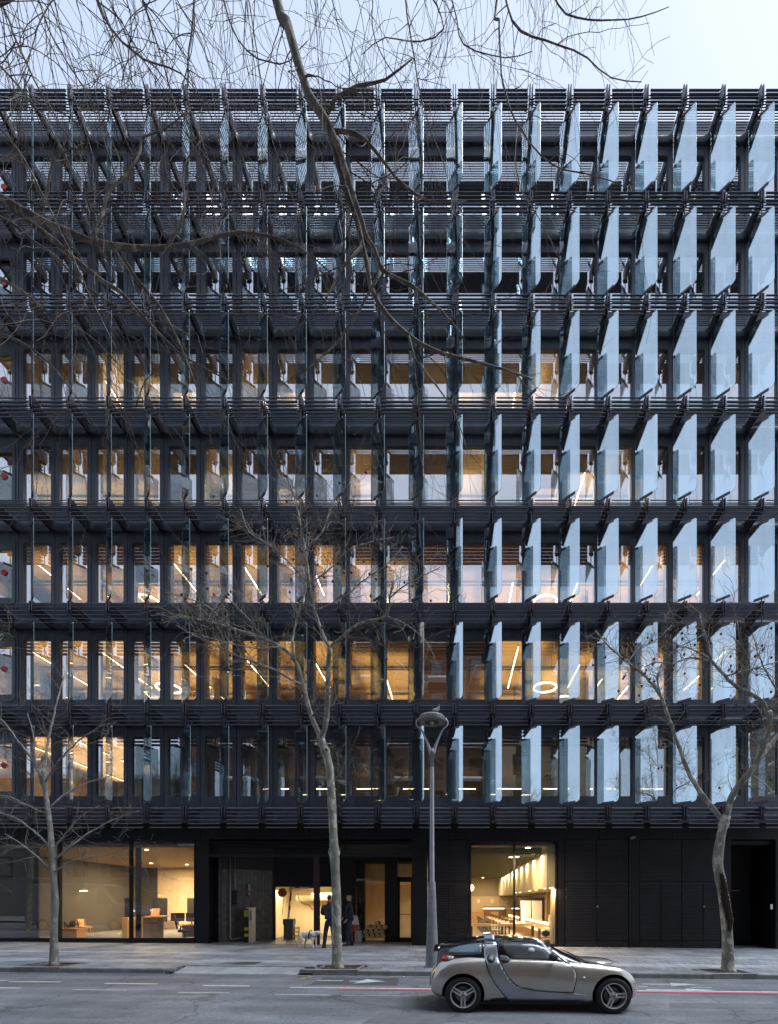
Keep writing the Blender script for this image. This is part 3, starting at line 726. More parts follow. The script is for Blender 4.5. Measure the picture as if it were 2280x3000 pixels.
def leafset(px0, px1, splits, kick=True, hinges=(), top=2583.5):
    """upper fixed panels and lower door leaves"""
    zm = Zp(top); zk = Zp(2757); e = [px0] + splits + [px1]
    up = [px0] + ([splits[len(splits) // 2]] if len(splits) % 2 else []) + [px1]
    for a, b in zip(up[:-1], up[1:]): louvred('door_panel', BLD, X(a) + .008, X(b) - .008, zm + .014, fz0 - .02)
    for a, b in zip(e[:-1], e[1:]):
        o = louvred('door', BLD, X(a) + .009, X(b) - .009, zk + .012, zm - .010, y=-.006)
        for hx, hz in hinges:
            if a <= hx <= b: MB().tube([(X(hx), -.022, Zp(hz) - .05), (X(hx), -.022, Zp(hz) + .05)], .012, 6).build('hinge', M['metal_md'], o)
        if kick: MB().box(X(a) + .008, X(b) - .008, -.004, .05, ZB, zk - .006).build('kick_plate', mat('kick plate', (.022, .022, .026), .4, .3, .35, 5, rvar=.1), BLD)
    MB().box(X(px0), X(px1), .06, .12, ZB, fz0).build('backing', M['black'], BLD)
leafset(1254, 1374, [1314], hinges=((1256, 2605), (1256, 2740), (1372, 2605), (1372, 2740)))
leafset(1656, 1841, [1748.5], hinges=((1658, 2606), (1658, 2628), (1658, 2738), (1838, 2606), (1838, 2628), (1838, 2738)))
leafset(1874, 2112, [1937, 1998, 2060], hinges=((2000, 2606), (2000, 2628), (2000, 2738)))
def lock(px, py):
    o = MB().box(-.035, .035, -.05, -.005, -.03, .02).build('padlock', mat('padlock brass', (.45, .36, .18), .35, .8), BLD, loc=(X(px), 0, Zp(py)), bevel=.008)
    MB().tube([(-.025, -.03, .02), (-.02, -.03, .05), (.02, -.03, .05), (.025, -.03, .02)], .006, 5).build('shackle', M['metal_md'], o)
lock(1750, 2656); lock(2062, 2656)
for px, py in ((1744, 2672), (1754, 2672), (2066, 2672)):
    MB().tube([(X(px), -.008, Zp(py) - .06), (X(px), -.045, Zp(py) - .05), (X(px), -.045, Zp(py) + .05), (X(px), -.008, Zp(py) + .06)], .009, 6).build('door_pull', M['black'], BLD)
# recessed door at the right end
MB().box(X(2139), X(2276), 1.5, 1.6, ZB, fz0).build('door', M['black'], BLD)
MB().box(X(2139), X(2232), 1.44, 1.5, Zp(2611, 1.5), Zp(2608, 1.5)).build('door_closer', M['grey'], BLD)
o = MB().box(X(2256), X(2263), -.02, .0, Zp(2664), Zp(2649)).build('card_reader', M['white'], BLD, bevel=.006); o.location = (0, -.013, 0)
MB().box(X(2272), X(2275), .01, 1.5, ZB, fz0).build('side_wall', PD_, BLD)
# small camera above the doors
o = MB().lathe([(.045, -.16), (.055, -.15), (.055, .05), (.03, .08)], 12, axis='y').build('security_camera', M['grey'], BLD, True, loc=(X(1853), -.12, Zp(2455))); o.rotation_euler = (R(15), 0, R(-65))
MB().box(-.015, .015, 0, .12, -.015, .015).build('camera_arm', M['black'], BLD, loc=(X(1853), -.10, Zp(2452)))

# shop windows: frame members and panes
def shopwin(px0, px1, mull, top=2466, bot=2748, plinth=True):
    z0, z1 = Zp(bot), Zp(top); fr = mat('window frame', (.015, .015, .018), .4, .4)
    b = MB(); e = .07
    b.box(X(px0), X(px1), -.005, .12, z1, fz0 - .004); b.box(X(px0), X(px1), -.02, .12, ZB, z0)
    fo = b.build('window_frame', fr, BLD)
    edges = [px0] + mull + [px1]
    for p in edges: MB().box(X(p) - .04, X(p) + .04, -.008, .13, z0, z1).build('mullion', fr, BLD)
    for a, c in zip(edges[:-1], edges[1:]):
        MB().box(X(a) + .04, X(c) - .04, .05, .062, z0, z1).build('pane', M['shop'], BLD)
shopwin(-60, 572, [172, 382])
shopwin(1377, 1631, [1507], bot=2766)
# no-smoking sticker on the left shop window
st = mat('white film', (.8, .8, .8), .6)
b = MB(); pts = [(.075 * math.cos(a * math.pi / 12), .075 * math.sin(a * math.pi / 12)) for a in range(24)]; ring(b, pts, [(x * .82, y * .82) for x, y in pts], 0, .002)
b.box(-.07, .07, 0, .002, -.006, .006); b.v[-8:] = [(x * .7 - z * .7, y, z * .7 + x * .7) for x, y, z in b.v[-8:]]
for i in range(5): b.box(-.05 + .02 * (i % 3), .0 + .018 * i, 0, .002, -.13 - .03 * i, -.12 - .03 * i)
b.build('window_sticker', st, BLD, loc=(X(555), .044, Zp(2605)))

# ---- garage entrance recess -------------------------------------------------------------
RD = 1.75                                             # depth of the recess
zh0, zh1 = Zp(2502), Zp(2464)
b = MB(); GRL = b
for i in range(7):
    z = zh0 + .02 + i * .065; b.box(X(613) + .01, X(1207) - .01, -.0, .05, z, z + .03)
b.build('shutter_louvres', PD_, BLD)
for p in (812, 1010): MB().box(X(p) - .015, X(p) + .015, .05, .09, zh0, zh1 + .02).build('shutter_post', M['black'], BLD)
MB().box(X(613), X(1207), -.02, .10, Zp(2511), zh0).build('shutter_box', M['black'], BLD)
MB().box(X(613), X(1207), .12, RD, fz0 - .1, fz0 - .05).build('entrance_ceiling', M['black'], BLD)
tube_ = thing('tube_light', 'long cool tube light seen through the slats above the garage entrance', 'light', (0, YW + 1.2, Zp(2472, 1.2)))
MB().box(X(815, 1.2), X(1150, 1.2), -.02, .02, -.01, .01).build('diffuser', emit('tube', (1, .85, .6), 1.2), tube_)
# brown steel post
MB().box(X(919), X(935), .0, .16, ZB, Zp(2503)).build('post', mat('brown steel', (.04, .02, .022), .5, .2, .2), BLD, bevel=.01)
# left side: splayed tiled wall running back to the garage door
tilem = mat('tile grout', (.06, .055, .05), .8)
a0 = Vector((X(640, .45), .45, 0)); a1 = Vector((X(803, RD), RD, 0)); dv = a1 - a0; L = dv.length; ang = math.atan2(dv.y, dv.x)
tw = _obj('tiled_wall', MB().box(0, L, .01, .15, ZB, 3.9).mesh('tiled_wall', tilem), BLD, a0, ang)
tm = mat('dark glazed tile', (.10, .085, .07), .3, 0, .3, 6, island=.3)
tw_, th_ = .145, .145; TILE = MB().box(.003, tw_ - .003, 0, .012, .003, th_ - .003).mesh('tile', tm)
nx, nz = int(L / tw_), int(3.0 / th_)
k = 0
for iz in range(nz):
    for ix in range(nx):
        if k < 290: _obj('tile', TILE, tw, (ix * tw_, 0, .12 + iz * th_)); k += 1
MB().box(X(613), X(640, .45), .42, .52, ZB, 3.9).build('side_wall', PD_, BLD)
MB().box(X(633), X(636), .30, .36, Zp(2750, .3), Zp(2505, .3)).build('shutter_rail', M['metal_dk'], BLD)
# pipes on the wall
def wp3(px, py, d): return ((px - VX) * (YW + d) / F, d, CZ + (VY - py) * (YW + d) / F)
pm = mat('galvanised pipe', (.35, .35, .34), .5, .3)
MB().tube([wp3(675, 2512, .6), wp3(675, 2745, .6), wp3(678, 2752, .6), wp3(715, 2748, .9)], .028, 8).build('pipe', pm, BLD, True)
MB().tube([wp3(689, 2512, .7), wp3(689, 2590, .7), wp3(691, 2605, .7)], .022, 8).build('pipe', pm, BLD, True)
b = MB().box(-.06, .06, -.10, 0, -.27, .27).build('switch_box', M['black'], BLD, loc=wp3(692, 2630, .72)); 
for dz in (.15, 0, -.15): MB().box(.062, .085, -.09, -.02, dz - .06, dz + .05).build('switch', M['grey'], b)
o = MB().box(-.04, .04, -.015, 0, -.13, .13).build('notice', mat('pale notice', (.42, .42, .30), .6), BLD, loc=wp3(730, 2600, 1.05)); o.rotation_euler = (0, 0, ang)
o = MB().box(-.05, .05, -.015, 0, -.06, .06).build('notice', mat('pink notice', (.40, .20, .16), .6), BLD, loc=wp3(730, 2619, 1.05)); o.rotation_euler = (0, 0, ang)
# garage doorway: header, lit ramp hall behind
gx0, gx1 = X(806, RD), X(1000, RD); gz1 = Zp(2598, RD)
MB().box(X(620, RD), gx0, RD, RD + .1, ZB, 3.9).build('garage_wall', M['black'], BLD)
MB().box(gx0, X(1062, RD), RD, RD + .1, gz1, 3.9).build('garage_header', M['black'], BLD)
MB().box(gx0 - .03, gx0 + .02, RD - .04, RD, ZB, gz1).build('door_jamb', M['black'], BLD)
hall = mat('hall render', (.80, .68, .46), .8, var=.05)
MB().box(X(780, RD) - 1, gx1 + 4.5, RD + 4.2, RD + 4.3, -3, 3.8).build('garage_back_wall', hall, BLD)
MB().box(X(780, RD) - .55, X(780, RD) - .45, RD + .1, RD + 4.2, -3, 3.8).build('garage_side_wall', hall, BLD)
MB().box(gx0 - .5, gx1 + 4.5, RD + .1, RD + 4.3, 2.62, 2.70).build('garage_ceiling', hall, BLD)
b = MB(); b.add([(gx0 - .4, RD + .12, .22), (gx1 + 4, RD + .12, .08), (gx1 + 4, RD + 1.0, .02), (gx0 - .4, RD + 1.0, .16), (gx1 + 4, RD + 4.2, -1.2), (gx0 - .4, RD + 4.2, -1.2)], [(0, 1, 2, 3), (3, 2, 4, 5)]); b.build('ramp', mat('ramp concrete', (.30, .27, .22), .7, var=.1), BLD)
b = MB().tube([wp3(870, 2632, RD + 3.6), wp3(1040, 2628, RD + 3.6)], .16, 12).build('duct', hall, BLD, True)
for pts in ([(872, 2622), (880, 2640), (892, 2650), (908, 2652), (916, 2668)], [(872, 2628), (884, 2646), (900, 2648), (912, 2660), (920, 2664)], [(835, 2600), (830, 2650), (826, 2690)]):
    MB().tube([wp3(px, py, RD + 3.2) for px, py in pts], .012, 5).build('cable', M['black'], BLD)
gt = thing('tube_light', 'bright tube light in the garage hall beside the brown post', 'light', wp3(950, 2619, RD + 3.4)); gt.location.y += YW
MB().box(-.6, .5, -.03, .03, -.015, .015).build('diffuser', emit('garage tube', (1, .86, .58), 6), gt)
MB().box(-.62, .52, -.04, .04, .016, .06).build('housing', M['white'], gt)
for xx in (-2.2, 0.3):
    l = bpy.data.lights.new('garage lamp', 'AREA'); l.size = 1.2; l.energy = 42; l.color = (1, .80, .50); o = bpy.data.objects.new('garage lamp', l); COL.objects.link(o); o.parent = gt; o.location = (xx, -.9, .15)
# right of the garage: dark wall, dark glass, lit restaurant glass, column, glazed door
RG = 1.35
MB().box(X(1000, RD), X(1030, RG), RG, RD + 1, ZB, 3.9).build('garage_wall', M['black'], BLD)
MB().box(X(1030, RG), X(1042, RG), RG - .02, RG + .1, ZB, 3.9).build('wall_strip', PD_, BLD)
MB().box(X(1042, RG), X(1066, RG), RG, RG + .02, ZB, Zp(2522, RG)).build('dark_glass', M['shop'], BLD)
MB().box(X(1042, RG), X(1066, RG), RG + .3, RG + .4, ZB, 3.9).build('interior_wall', M['in_dark'], BLD)
MB().box(X(1030, RG), X(1210, RG), RG, RG + .1, Zp(2523, RG), 3.9).build('header', M['black'], BLD)
MB().box(X(1066, RG), X(1069, RG), RG - .03, RG + .05, ZB, Zp(2523, RG)).build('window_frame', M['black'], BLD)
MB().box(X(1069, RG), X(1128, RG), RG, RG + .02, .06, Zp(2524, RG)).build('pane', M['shop'], BLD)
MB().box(X(1128, RG), X(1165, RG), RG - .06, RG + .3, ZB, 3.9).build('pier', PD_, BLD)
MB().box(X(1165, RG), X(1207, RG), RG, RG + .02, Zp(2568, RG), Zp(2519, RG)).build('pane', M['shop'], BLD)
dr = MB(); dr.box(X(1165, RG), X(1172, RG), RG - .02, RG + .04, .0, Zp(2570, RG)); dr.box(X(1165, RG), X(1207, RG), RG - .02, RG + .04, Zp(2584, RG), Zp(2569, RG)); dr.box(X(1165, RG), X(1207, RG), RG - .02, RG + .04, .0, Zp(2747, RG)); dr.box(X(1204, RG), X(1209, RG), RG - .02, RG + .04, 0, Zp(2570, RG))
do = dr.build('door', M['black'], BLD)
MB().box(X(1172, RG), X(1204, RG), RG, RG + .015, Zp(2747, RG), Zp(2584, RG)).build('pane', M['shop'], do)
MB().box(X(1172, RG), X(1204, RG), RG - .05, RG - .03, Zp(2680, RG), Zp(2678, RG)).build('door_bar', M['metal_md'], do)
# paved threshold in the recess
b = MB(); b.add([(X(613), .0, gz(X(613)) + .134), (X(1207), 0, gz(X(1207)) + .134), (X(1207), RD + .2, gz(X(1207)) + .15), (X(613), RD + .2, gz(X(613)) + .15)], [(0, 1, 2, 3)]); b.build('threshold', mat('entrance concrete', (.20, .195, .19), .5, 0, .2, 2), BLD)
# ------------------------------------------------------------------ lit rooms of the ground floor
FI = .10                                              # finished floor
def room_lamp(parent, loc, size, e, col=(1, .72, .42), sy=None, rot=None):
    l = bpy.data.lights.new('lamp', 'AREA'); l.size = size; l.energy = e; l.color = col
    if sy: l.shape = 'RECTANGLE'; l.size_y = sy
    o = bpy.data.objects.new('lamp', l); COL.objects.link(o); o.parent = parent; o.location = loc
    if rot: o.rotation_euler = rot
olive = mat('olive wall', (.30, .26, .17), .8, var=.05)
tan_ = mat('tan wall', (.56, .45, .29), .8, var=.06)
def spot(x, y, z, label, e=18, r=.07, grp='recessed spotlights'):
    t = thing('spotlight', label, 'light', (x, y, z), 0, grp)
    MB().lathe([(r, -.012), (r, .0)], 14).build('lens', M['led_s'], t); MB().lathe([(r * 1.35, -.008), (r * 1.35, .004)], 14).build('trim', M['white'], t)
    if e: room_lamp(t, (0, 0, -.03), .12, e)
# ---- lobby
LX0, LX1, LY = X(-130), X(590), 11.0
MB().box(LX0, LX1, .17, LY + 3, FI - .1, FI).build('lobby_floor', M['floor_in'], BLD)
MB().box(LX0, LX1, .17, LY, 3.80, 3.88).build('lobby_ceiling', mat('lobby ceiling', (.42, .30, .16), .7, var=.1, vs=2), BLD)
MB().box(X(590) - .05, X(590) + .05, .17, LY, FI, 3.8).build('lobby_wall', tan_, BLD)
MB().box(LX0 - .1, LX0, .17, LY, FI, 3.8).build('lobby_wall', M['in_dark'], BLD)
bx0 = (405 - VX) * (YW + LY) / F; bx1 = (462 - VX) * (YW + LY) / F
MB().box(bx1, LX1, LY, LY + .1, FI, 3.8).build('lobby_wall', tan_, BLD)
MB().box(LX0 - 9, (395 - VX) * (YW + LY) / F, LY + 2.5, LY + 2.6, FI, 3.8).build('lobby_wall', mat('green glass wall', (.34, .40, .33), .4, var=.2, vs=1.5), BLD)
MB().box((395 - VX) * (YW + LY) / F, bx1, LY + .02, LY + .1, FI, 3.8).build('lobby_wall', M['in_dark'], BLD)
# left bay: the inside is screened by a dark partition
MB().box(LX0, X(80), .5, .56, FI, 3.8).build('partition', M['in_dark'], BLD)
MB().box(X(382) + .0, X(398), .30, .34, FI, 3.8).build('column_casing', M['in_dark'], BLD)
lab = ['above the round rug', 'beside the green glass wall', 'over the reception desk', 'nearest the shop door pier', 'over the cafe chairs', 'at the left end of the lobby', 'right over the reception desk', 'behind the slender tree']  # last two are added spots that brighten the desk and the far wall
for i, (px, d, e) in enumerate(((330, 8.6, 280), (205, 6, 280), (443, 7.4, 260), (548, 8.2, 230), (260, 9.4, 240), (115, 4, 320), (430, .9, 110), (150, 8.5, 300))):
    spot((px - VX) * (YW + d) / F, YW + d, 3.79, 'small lit ceiling spot in the lobby ' + lab[i], e)
def rug():
    b = MB(); pts = [(1.3 * math.cos(a * math.pi / 16), .8 * math.sin(a * math.pi / 16)) for a in range(32)]; b.prism(pts, 0, .012, 'z')
    tag(b.build('rug', mat('dark rug', (.05, .045, .04), .95), loc=(X(265, 3.2), YW + 3.2, FI + .002)), 'dark oval rug on the lobby floor', 'rug')
rug()
# reception desk: ribbed oak drum front with a worktop behind
def desk():
    x0, x1 = X(427, 1.2), X(479, 1.2); t = thing('reception_desk', 'ribbed oak reception desk with rounded front', 'desk', ((x0 + x1) / 2, YW + 1.2, FI))
    w = (x1 - x0) / 2; b = MB(); N = 22
    for i in range(N):
        a0, a1 = math.pi + math.pi * i / N, math.pi + math.pi * (i + 1) / N
        pts = []
        for a, rr_ in ((a0, 1), (a0 + .01, 1.03), (a1 - .01, 1.03), (a1, 1)): pts.append((w * rr_ * max(-1, min(1, 1.15 * math.cos(a))), .30 * rr_ * math.sin(a)))
        b.prism(pts + [(0, 0)], .0, 1.06, 'z')
    b.build('desk_front', M['wood'], t)
    MB().box(-w - .02, w + .02, -.02, .7, 1.06, 1.09).build('desk_top', M['wood'], t)
    MB().box(w + .02, w + 1.5, .25, .95, .70, .74).build('worktop', M['wood'], t)
    MB().box(w + 1.42, w + 1.5, .25, .95, 0, .70).build('desk_side', M['wood'], t); MB().box(w + .3, w + .9, .8, .85, .2, .70).build('modesty_panel', M['wood'], t)
    for i, (dx, rz) in enumerate(((.22, .2), (.78, -.25))):
        m = thing('monitor', ('left' if i == 0 else 'right') + ' black monitor of the pair on the reception worktop', 'monitor', ((x0 + x1) / 2 + w + dx, YW + 1.2 + .62, FI + .742), rz, 'desk monitors')
        MB().box(-.26, .26, -.02, .02, .12, .46).build('screen', M['black'], m, bevel=.006); MB().box(-.02, .02, -.0, .04, 0, .2).build('stand', M['black'], m); MB().box(-.12, .12, -.08, .1, 0, .012).build('foot', M['black'], m)
desk()
o = MB().box(-.16, .16, -.02, .02, 0, .30).build('folder', mat('salmon card', (.62, .30, .20), .7), loc=(X(450, 1.3), YW + 1.4, FI + 1.092)); o.rotation_euler = (R(-14), 0, 0); tag(o, 'salmon pink folder leaning on the reception desk', 'folder')
def panelwall(px0, px1, py0, py1, d, m, name='wall_panel'):
    MB().box((px0 - VX) * (YW + d) / F, (px1 - VX) * (YW + d) / F, d - .05, d, CZ + (VY - py1) * (YW + d) / F, CZ + (VY - py0) * (YW + d) / F).build(name, m, BLD)
panelwall(447, 491, 2631, 2700, 9.5, M['black']); panelwall(342, 380, 2631, 2716, 9.5, M['black']); panelwall(550, 569, 2631, 2700, 9.5, M['black'])
panelwall(225, 272, 2560, 2700, LY + 2.3, M['in_dark']); panelwall(160, 225, 2600, 2700, LY + 2.3, mat('teal glass', (.10, .17, .15), .3))
for i, px in enumerate((364, 468)): panelwall(px - 2, px + 2, 2620, 2627, 10.9, M['white'], 'number_sign')
# turnstile block, planter, office chair, cafe chairs
b = MB().box(-.14, .14, -.5, .5, 0, 1.0); tag(b.build('turnstile', M['wood'], loc=(X(370, 2.2), YW + 2.6, FI), bevel=.03), 'narrow oak turnstile post in the lobby', 'turnstile')
pl = thing('planter', 'orange wooden planter with a dark bushy plant in the lobby', 'planter', (X(209, 2), YW + 2, FI))
MB().box(-.42, .42, -.25, .25, 0, .56).build('box', mat('orange wood', (.60, .30, .10), .6, var=.1), pl, bevel=.01)
b = MB(); r_ = random.Random(5)
for i in range(150):
    a = r_.random() * 6.28; rr_ = r_.random() ** .5 * .34; x, y, z = rr_ * math.cos(a), rr_ * .6 * math.sin(a), .60 + r_.random() * .22
    d = .05; b.add([(x, y, z), (x + d * math.cos(a * 3), y + d * math.sin(a), z + .03), (x + d * .4, y, z + d * 1.4)], [(0, 1, 2)])
b.build('foliage', mat('dark leaf', (.03, .05, .02), .7), pl, fix=False)
def office_chair(loc):
    t = thing('office_chair', 'black swivel chair on castors at the lobby desk', 'chair', loc, R(120))
    MB().box(-.25, .25, -.24, .24, .44, .52).build('seat', M['black'], t, bevel=.03); o = MB().box(-.23, .23, -.03, .03, 0, .55).build('backrest', M['black'], t, bevel=.03, loc=(0, .26, .56)); o.rotation_euler = (R(-10), 0, 0)
    MB().tube([(0, 0, .1), (0, 0, .44)], .03, 8).build('stem', M['black'], t)
    for i in range(5):
        a = i * 1.2566; MB().tube([(0, 0, .12), (.3 * math.cos(a), .3 * math.sin(a), .07)], .022, 6).build('leg', M['black'], t); MB().ball((.3 * math.cos(a), .3 * math.sin(a), .035), .035).build('castor', M['black'], t)
    for s in (-1, 1): MB().tube([(s * .27, -.1, .66), (s * .28, .12, .66), (s * .26, .18, .5)], .02, 6).build('armrest', M['black'], t)
office_chair((X(545, 1.6), YW + 1.5, FI))
def cafe_chair(nm, label, loc, rz, m, grp, seat_m=None):
    t = thing(nm, label, 'chair', loc, rz, grp)
    MB().box(-.21, .21, -.21, .21, .44, .47).build('seat', seat_m or m, t, bevel=.01)
    o = MB().box(-.20, .20, -.012, .012, 0, .34).build('backrest', seat_m or m, t, bevel=.01, loc=(0, .20, .50)); o.rotation_euler = (R(-10), 0, 0)
    for sx in (-1, 1):
        MB().tube([(sx * .18, -.18, .44), (sx * .21, -.21, 0)], .014, 6).build('leg', m, t); MB().tube([(sx * .19, .25, .80), (sx * .18, .18, .44), (sx * .21, .22, 0)], .014, 6).build('leg', m, t)
    return t
for i, (px, d) in enumerate(((236, 5.5), (252, 5.2), (246, 6.3))):
    cafe_chair('cafe_chair', 'oak cafe chair beyond the lobby planter, %s from the left' % ORD[i], (X(px, d), YW + d, FI), .6 + i, M['wood'], 'oak chairs in the lobby')
for i, (px, py, d) in enumerate(((115, 2603, 5), (245, 2610, 6), (258, 2630, 7))):
    p = W(px, py, YW + d); t = thing('pendant_lamp', 'flat amber pendant lamp in the lobby, %s from the left' % ORD[i], 'light', p, 0, 'lobby pendant lamps')
    MB().lathe([(.03, .10), (.20, .02), (.21, 0), (.0, 0)], 16).build('shade', M['wood'], t, 40); MB().lathe([(.17, -.006), (.17, -.001)], 16).build('bulb', M['led'], t); MB().tube([(0, 0, .1), (0, 0, 3.79 - p.z)], .006, 5).build('cable', M['black'], t)
t = thing('standby_light', 'small red light glowing in the left lobby window', 'light', W(94, 2586, YW + 5)); MB().lathe([(.04, -.01), (.04, .01)], 12, axis='y').build('lens', emit('red lamp', (1, .02, .01), 8), t)

# ---- restaurant
RX0, RX1, RY = -4.6, 6.2, 20.5
MB().box(RX0, RX1, RG + .15, RY, FI - .1, FI).build('restaurant_floor', M['floor_in'], BLD)
MB().box(RX0 + .0, RX1, .17, RY, 3.84, 3.89).build('restaurant_ceiling', olive, BLD)
MB().box(RX0, RX1, RY, RY + .1, FI, 3.84).build('restaurant_wall', olive, BLD)
MB().box(RX0, RX1, RY - .04, RY - .01, FI, 2.24).build('restaurant_wall', tan_, BLD)
MB().box(X(1378) - .06, X(1378) - .01, .15, RG, FI, 3.84).build('restaurant_wall', tan_, BLD)
MB().box(RX1, RX1 + .1, .17, RY, FI, 3.84).build('restaurant_wall', tan_, BLD)
MB().box(RX0 - .1, RX0, RG + .5, RY, FI, 3.84).build('restaurant_wall', mat('marbled wall', (.40, .30, .13), .6, var=.35, vs=2.5, stretch=(3, 3, .6)), BLD)
BXW = 3.49
MB().box(BXW, RX1, .16, RY - .05, 2.29, 3.83).build('bulkhead', mat('bulkhead plaster', (.48, .45, .32), .8, var=.04), BLD)
MB().box(X(1620), X(1631), .16, .5, FI, 2.28).build('restaurant_wall', tan_, BLD)
for i in range(38):                                   # ceiling baffles
    y = .6 + i * .52
    MB().box(RX0 + .3, BXW - .12 + (.05 if i % 2 else 0), y, y + .05, 3.62, 3.835).build('baffle', mat('baffle', (.14, .15, .11), .8) if i == 0 else bpy.data.materials['baffle'], BLD)
lab = ['over the front of the window', 'beside the mullion', 'deep over the tables', 'far at the back', 'over the recess glass', 'over the recess glass behind the first', 'third over the recess glass']
for i, (px, py, e) in enumerate(((1547, 2483, 60), (1498, 2511, 60), (1415, 2571, 60), (1395, 2590, 0), (1082, 2541, 60), (1115, 2557, 50), (1127, 2563, 0))):
    D = F * (3.60 - CZ) / (VY - py); spot((px - VX) * D / F, D, 3.60, 'lit spot between the restaurant ceiling baffles ' + lab[i], e, .09)
for i, (px, py) in enumerate(((1618, 2600), (1596, 2603), (1571, 2607), (1552, 2610), (1524, 2614), (1512, 2615))):
    D = F * (2.28 - CZ) / (VY - py); spot((px - VX) * D / F, D, 2.283, 'lit spot under the low restaurant soffit, %s from the window' % ORD[i], 26, .055)
# grazing light on the bulkhead
gl = thing('wall_washer', 'row of small lamps washing the restaurant bulkhead from above', 'light', (BXW - .16, YW, 3.6))
for i in range(9):
    MB().lathe([(.035, 0), (.035, .1)], 10, (0, 1.2 + i * 2.0, 0)).build('lamp_head', M['black'], gl); room_lamp(gl, (0, 1.2 + i * 2.0, -.01), .06, 22, (1, .72, .38))
# bench with lit edge, tables with menu holders, chairs
bn = thing('bench', 'long upholstered wall bench with a glowing strip in the restaurant', 'bench', (BXW, YW, FI))
MB().box(.0, .55, 2.2, 17, 0, .44).build('seat', M['wood'], bn); MB().box(.45, .6, 2.2, 17, .44, .80).build('backrest', tan_, bn)
MB().box(.42, .448, 2.2, 17, .72, .76).build('light_strip', M['led'], bn)
MENU = mat('brown menu board', (.10, .04, .02), .6)
tt = MB().box(-.55, .55, -.33, .33, .72, .75).mesh('table_top', mat('pale laminate', (.55, .50, .40), .5)); lg = MB().tube([(0, 0, 0), (0, 0, .72)], .035, 8).mesh('leg', M['black']); ft = MB().box(-.22, .22, -.2, .2, 0, .02).mesh('base', M['black'])
mb_ = MB().box(-.09, .09, -.015, .015, 0, .16).mesh('menu', MENU)
chm = mat('chair frame', (.10, .11, .11), .5); chs = mat('chair seat', (.16, .17, .16), .6)
for i in range(7):
    D = 21.0 + i * 1.75
    t = thing('dining_table', 'pale restaurant table, %s in the row from the window' % ORD[i], 'table', (2.55, D, FI), 0, 'restaurant tables')
    _obj('table_top', tt, t); _obj('leg', lg, t); _obj('base', ft, t)
    tag(_obj('menu_holder', mb_, None, (2.42, D - .1, FI + .752)), 'brown menu block on the %s table of the row from the window' % ORD[i], 'menu', 'menu blocks')
    cafe_chair('dining_chair', 'dark chair at the near side of the %s restaurant table' % ORD[i], (1.75, D - .28, FI), R(90), chm, 'restaurant chairs', chs)
    cafe_chair('dining_chair', 'dark chair at the far side of the %s restaurant table' % ORD[i], (1.75, D + .28, FI), R(90), chm, 'restaurant chairs', chs)
# long counter table just inside the window
t = thing('window_table', 'long pale counter table right behind the restaurant window', 'table', (2.1, YW + 1.1, FI))
MB().box(-1.5, 1.1, -.25, .25, .70, .74).build('table_top', bpy.data.materials['pale laminate'], t)
for x in (-1.4, -.2, 1.0): MB().box(x - .03, x + .03, -.2, .2, 0, .70).build('leg', M['metal_md'], t)
for x, w_ in ((-1.0, .35), (0, .4), (.7, .3)): tag(MB().box(-w_, w_, -.12, .12, 0, .05).build('tray', M['wood'], loc=(2.1 + x, YW + 1.1, FI + .742)), 'wooden tray on the window table, %s' % ('at the left' if x < -.5 else 'in the middle' if x < .5 else 'at the right'), 'tray', 'trays on the window table')
t = thing('service_bench', 'low grey bench with black bags at the right of the restaurant window', 'bench', (X(1605, .7), YW + .75, FI))
MB().box(-.35, .35, -.2, .2, .60, .64).build('top', bpy.data.materials['pale laminate'], t); MB().box(-.35, .35, -.2, .2, .28, .31).build('shelf', M['metal_md'], t)
for x in (-.32, .32): MB().box(x - .025, x + .025, -.18, .18, 0, .60).build('leg', M['metal_md'], t)
b = MB().ball((0, 0, .12), .16, 10, 6, (1, .7, .8)); tag(b.build('bag', M['black'], None, True, loc=(X(1600, .7), YW + .75, FI + .31)), 'black bag on the shelf of the low bench', 'bag')
b = MB().ball((0, 0, .1), .2, 10, 6, (1.3, .7, .5)); tag(b.build('bag', M['black'], None, True, loc=(X(1608, .6), YW + .6, FI)), 'black bag on the floor under the low bench', 'bag')
# back wall: cabinets with niches, notices, glowing shelf; leaning boards; coffee counter
D = YW + RY - .3
for i, (a, b_) in enumerate(((1380, 1417), (1417, 1438), (1438, 1460), (1460, 1481), (1481, 1523), (1523, 1541))):
    MB().box((a - VX) * D / F + .02, (b_ - VX) * D / F - .02, RY - .6, RY - .35, FI, 1.05).build('cabinet', M['wood'] if i % 2 == 0 else mat('dark oak', (.22, .11, .05), .5, var=.2), BLD)
for a, b_ in ((1416, 1477), (1500, 1541)):
    MB().box((a - VX) * D / F, (b_ - VX) * D / F, RY - .30, RY - .05, 1.05, 1.45).build('wall_shelf', bpy.data.materials['dark oak'], BLD); MB().box((a - VX) * D / F, (b_ - VX) * D / F, RY - .32, RY - .305, 1.28, 1.31).build('shelf_light', M['led'], BLD)
for i, px in enumerate((1403, 1443, 1485, 1526)):
    MB().box((px - 4 - VX) * D / F, (px + 4 - VX) * D / F, RY - .07, RY - .05, CZ + .02 * D / 20 - (2641 - VY) * 0, CZ + .33).build('notice', M['white'], BLD)
for i in range(2):
    o = MB().box(-.28, .28, -.02, .02, 0, 1.75).build('folded_table', M['white'], loc=(4.0 + i * .62, YW + 9.0, FI)); o.rotation_euler = (R(-6), 0, 0); tag(o, '%s tall white board leaning in the black frame of the restaurant' % ('left' if i == 0 else 'right'), 'board', 'leaning boards')
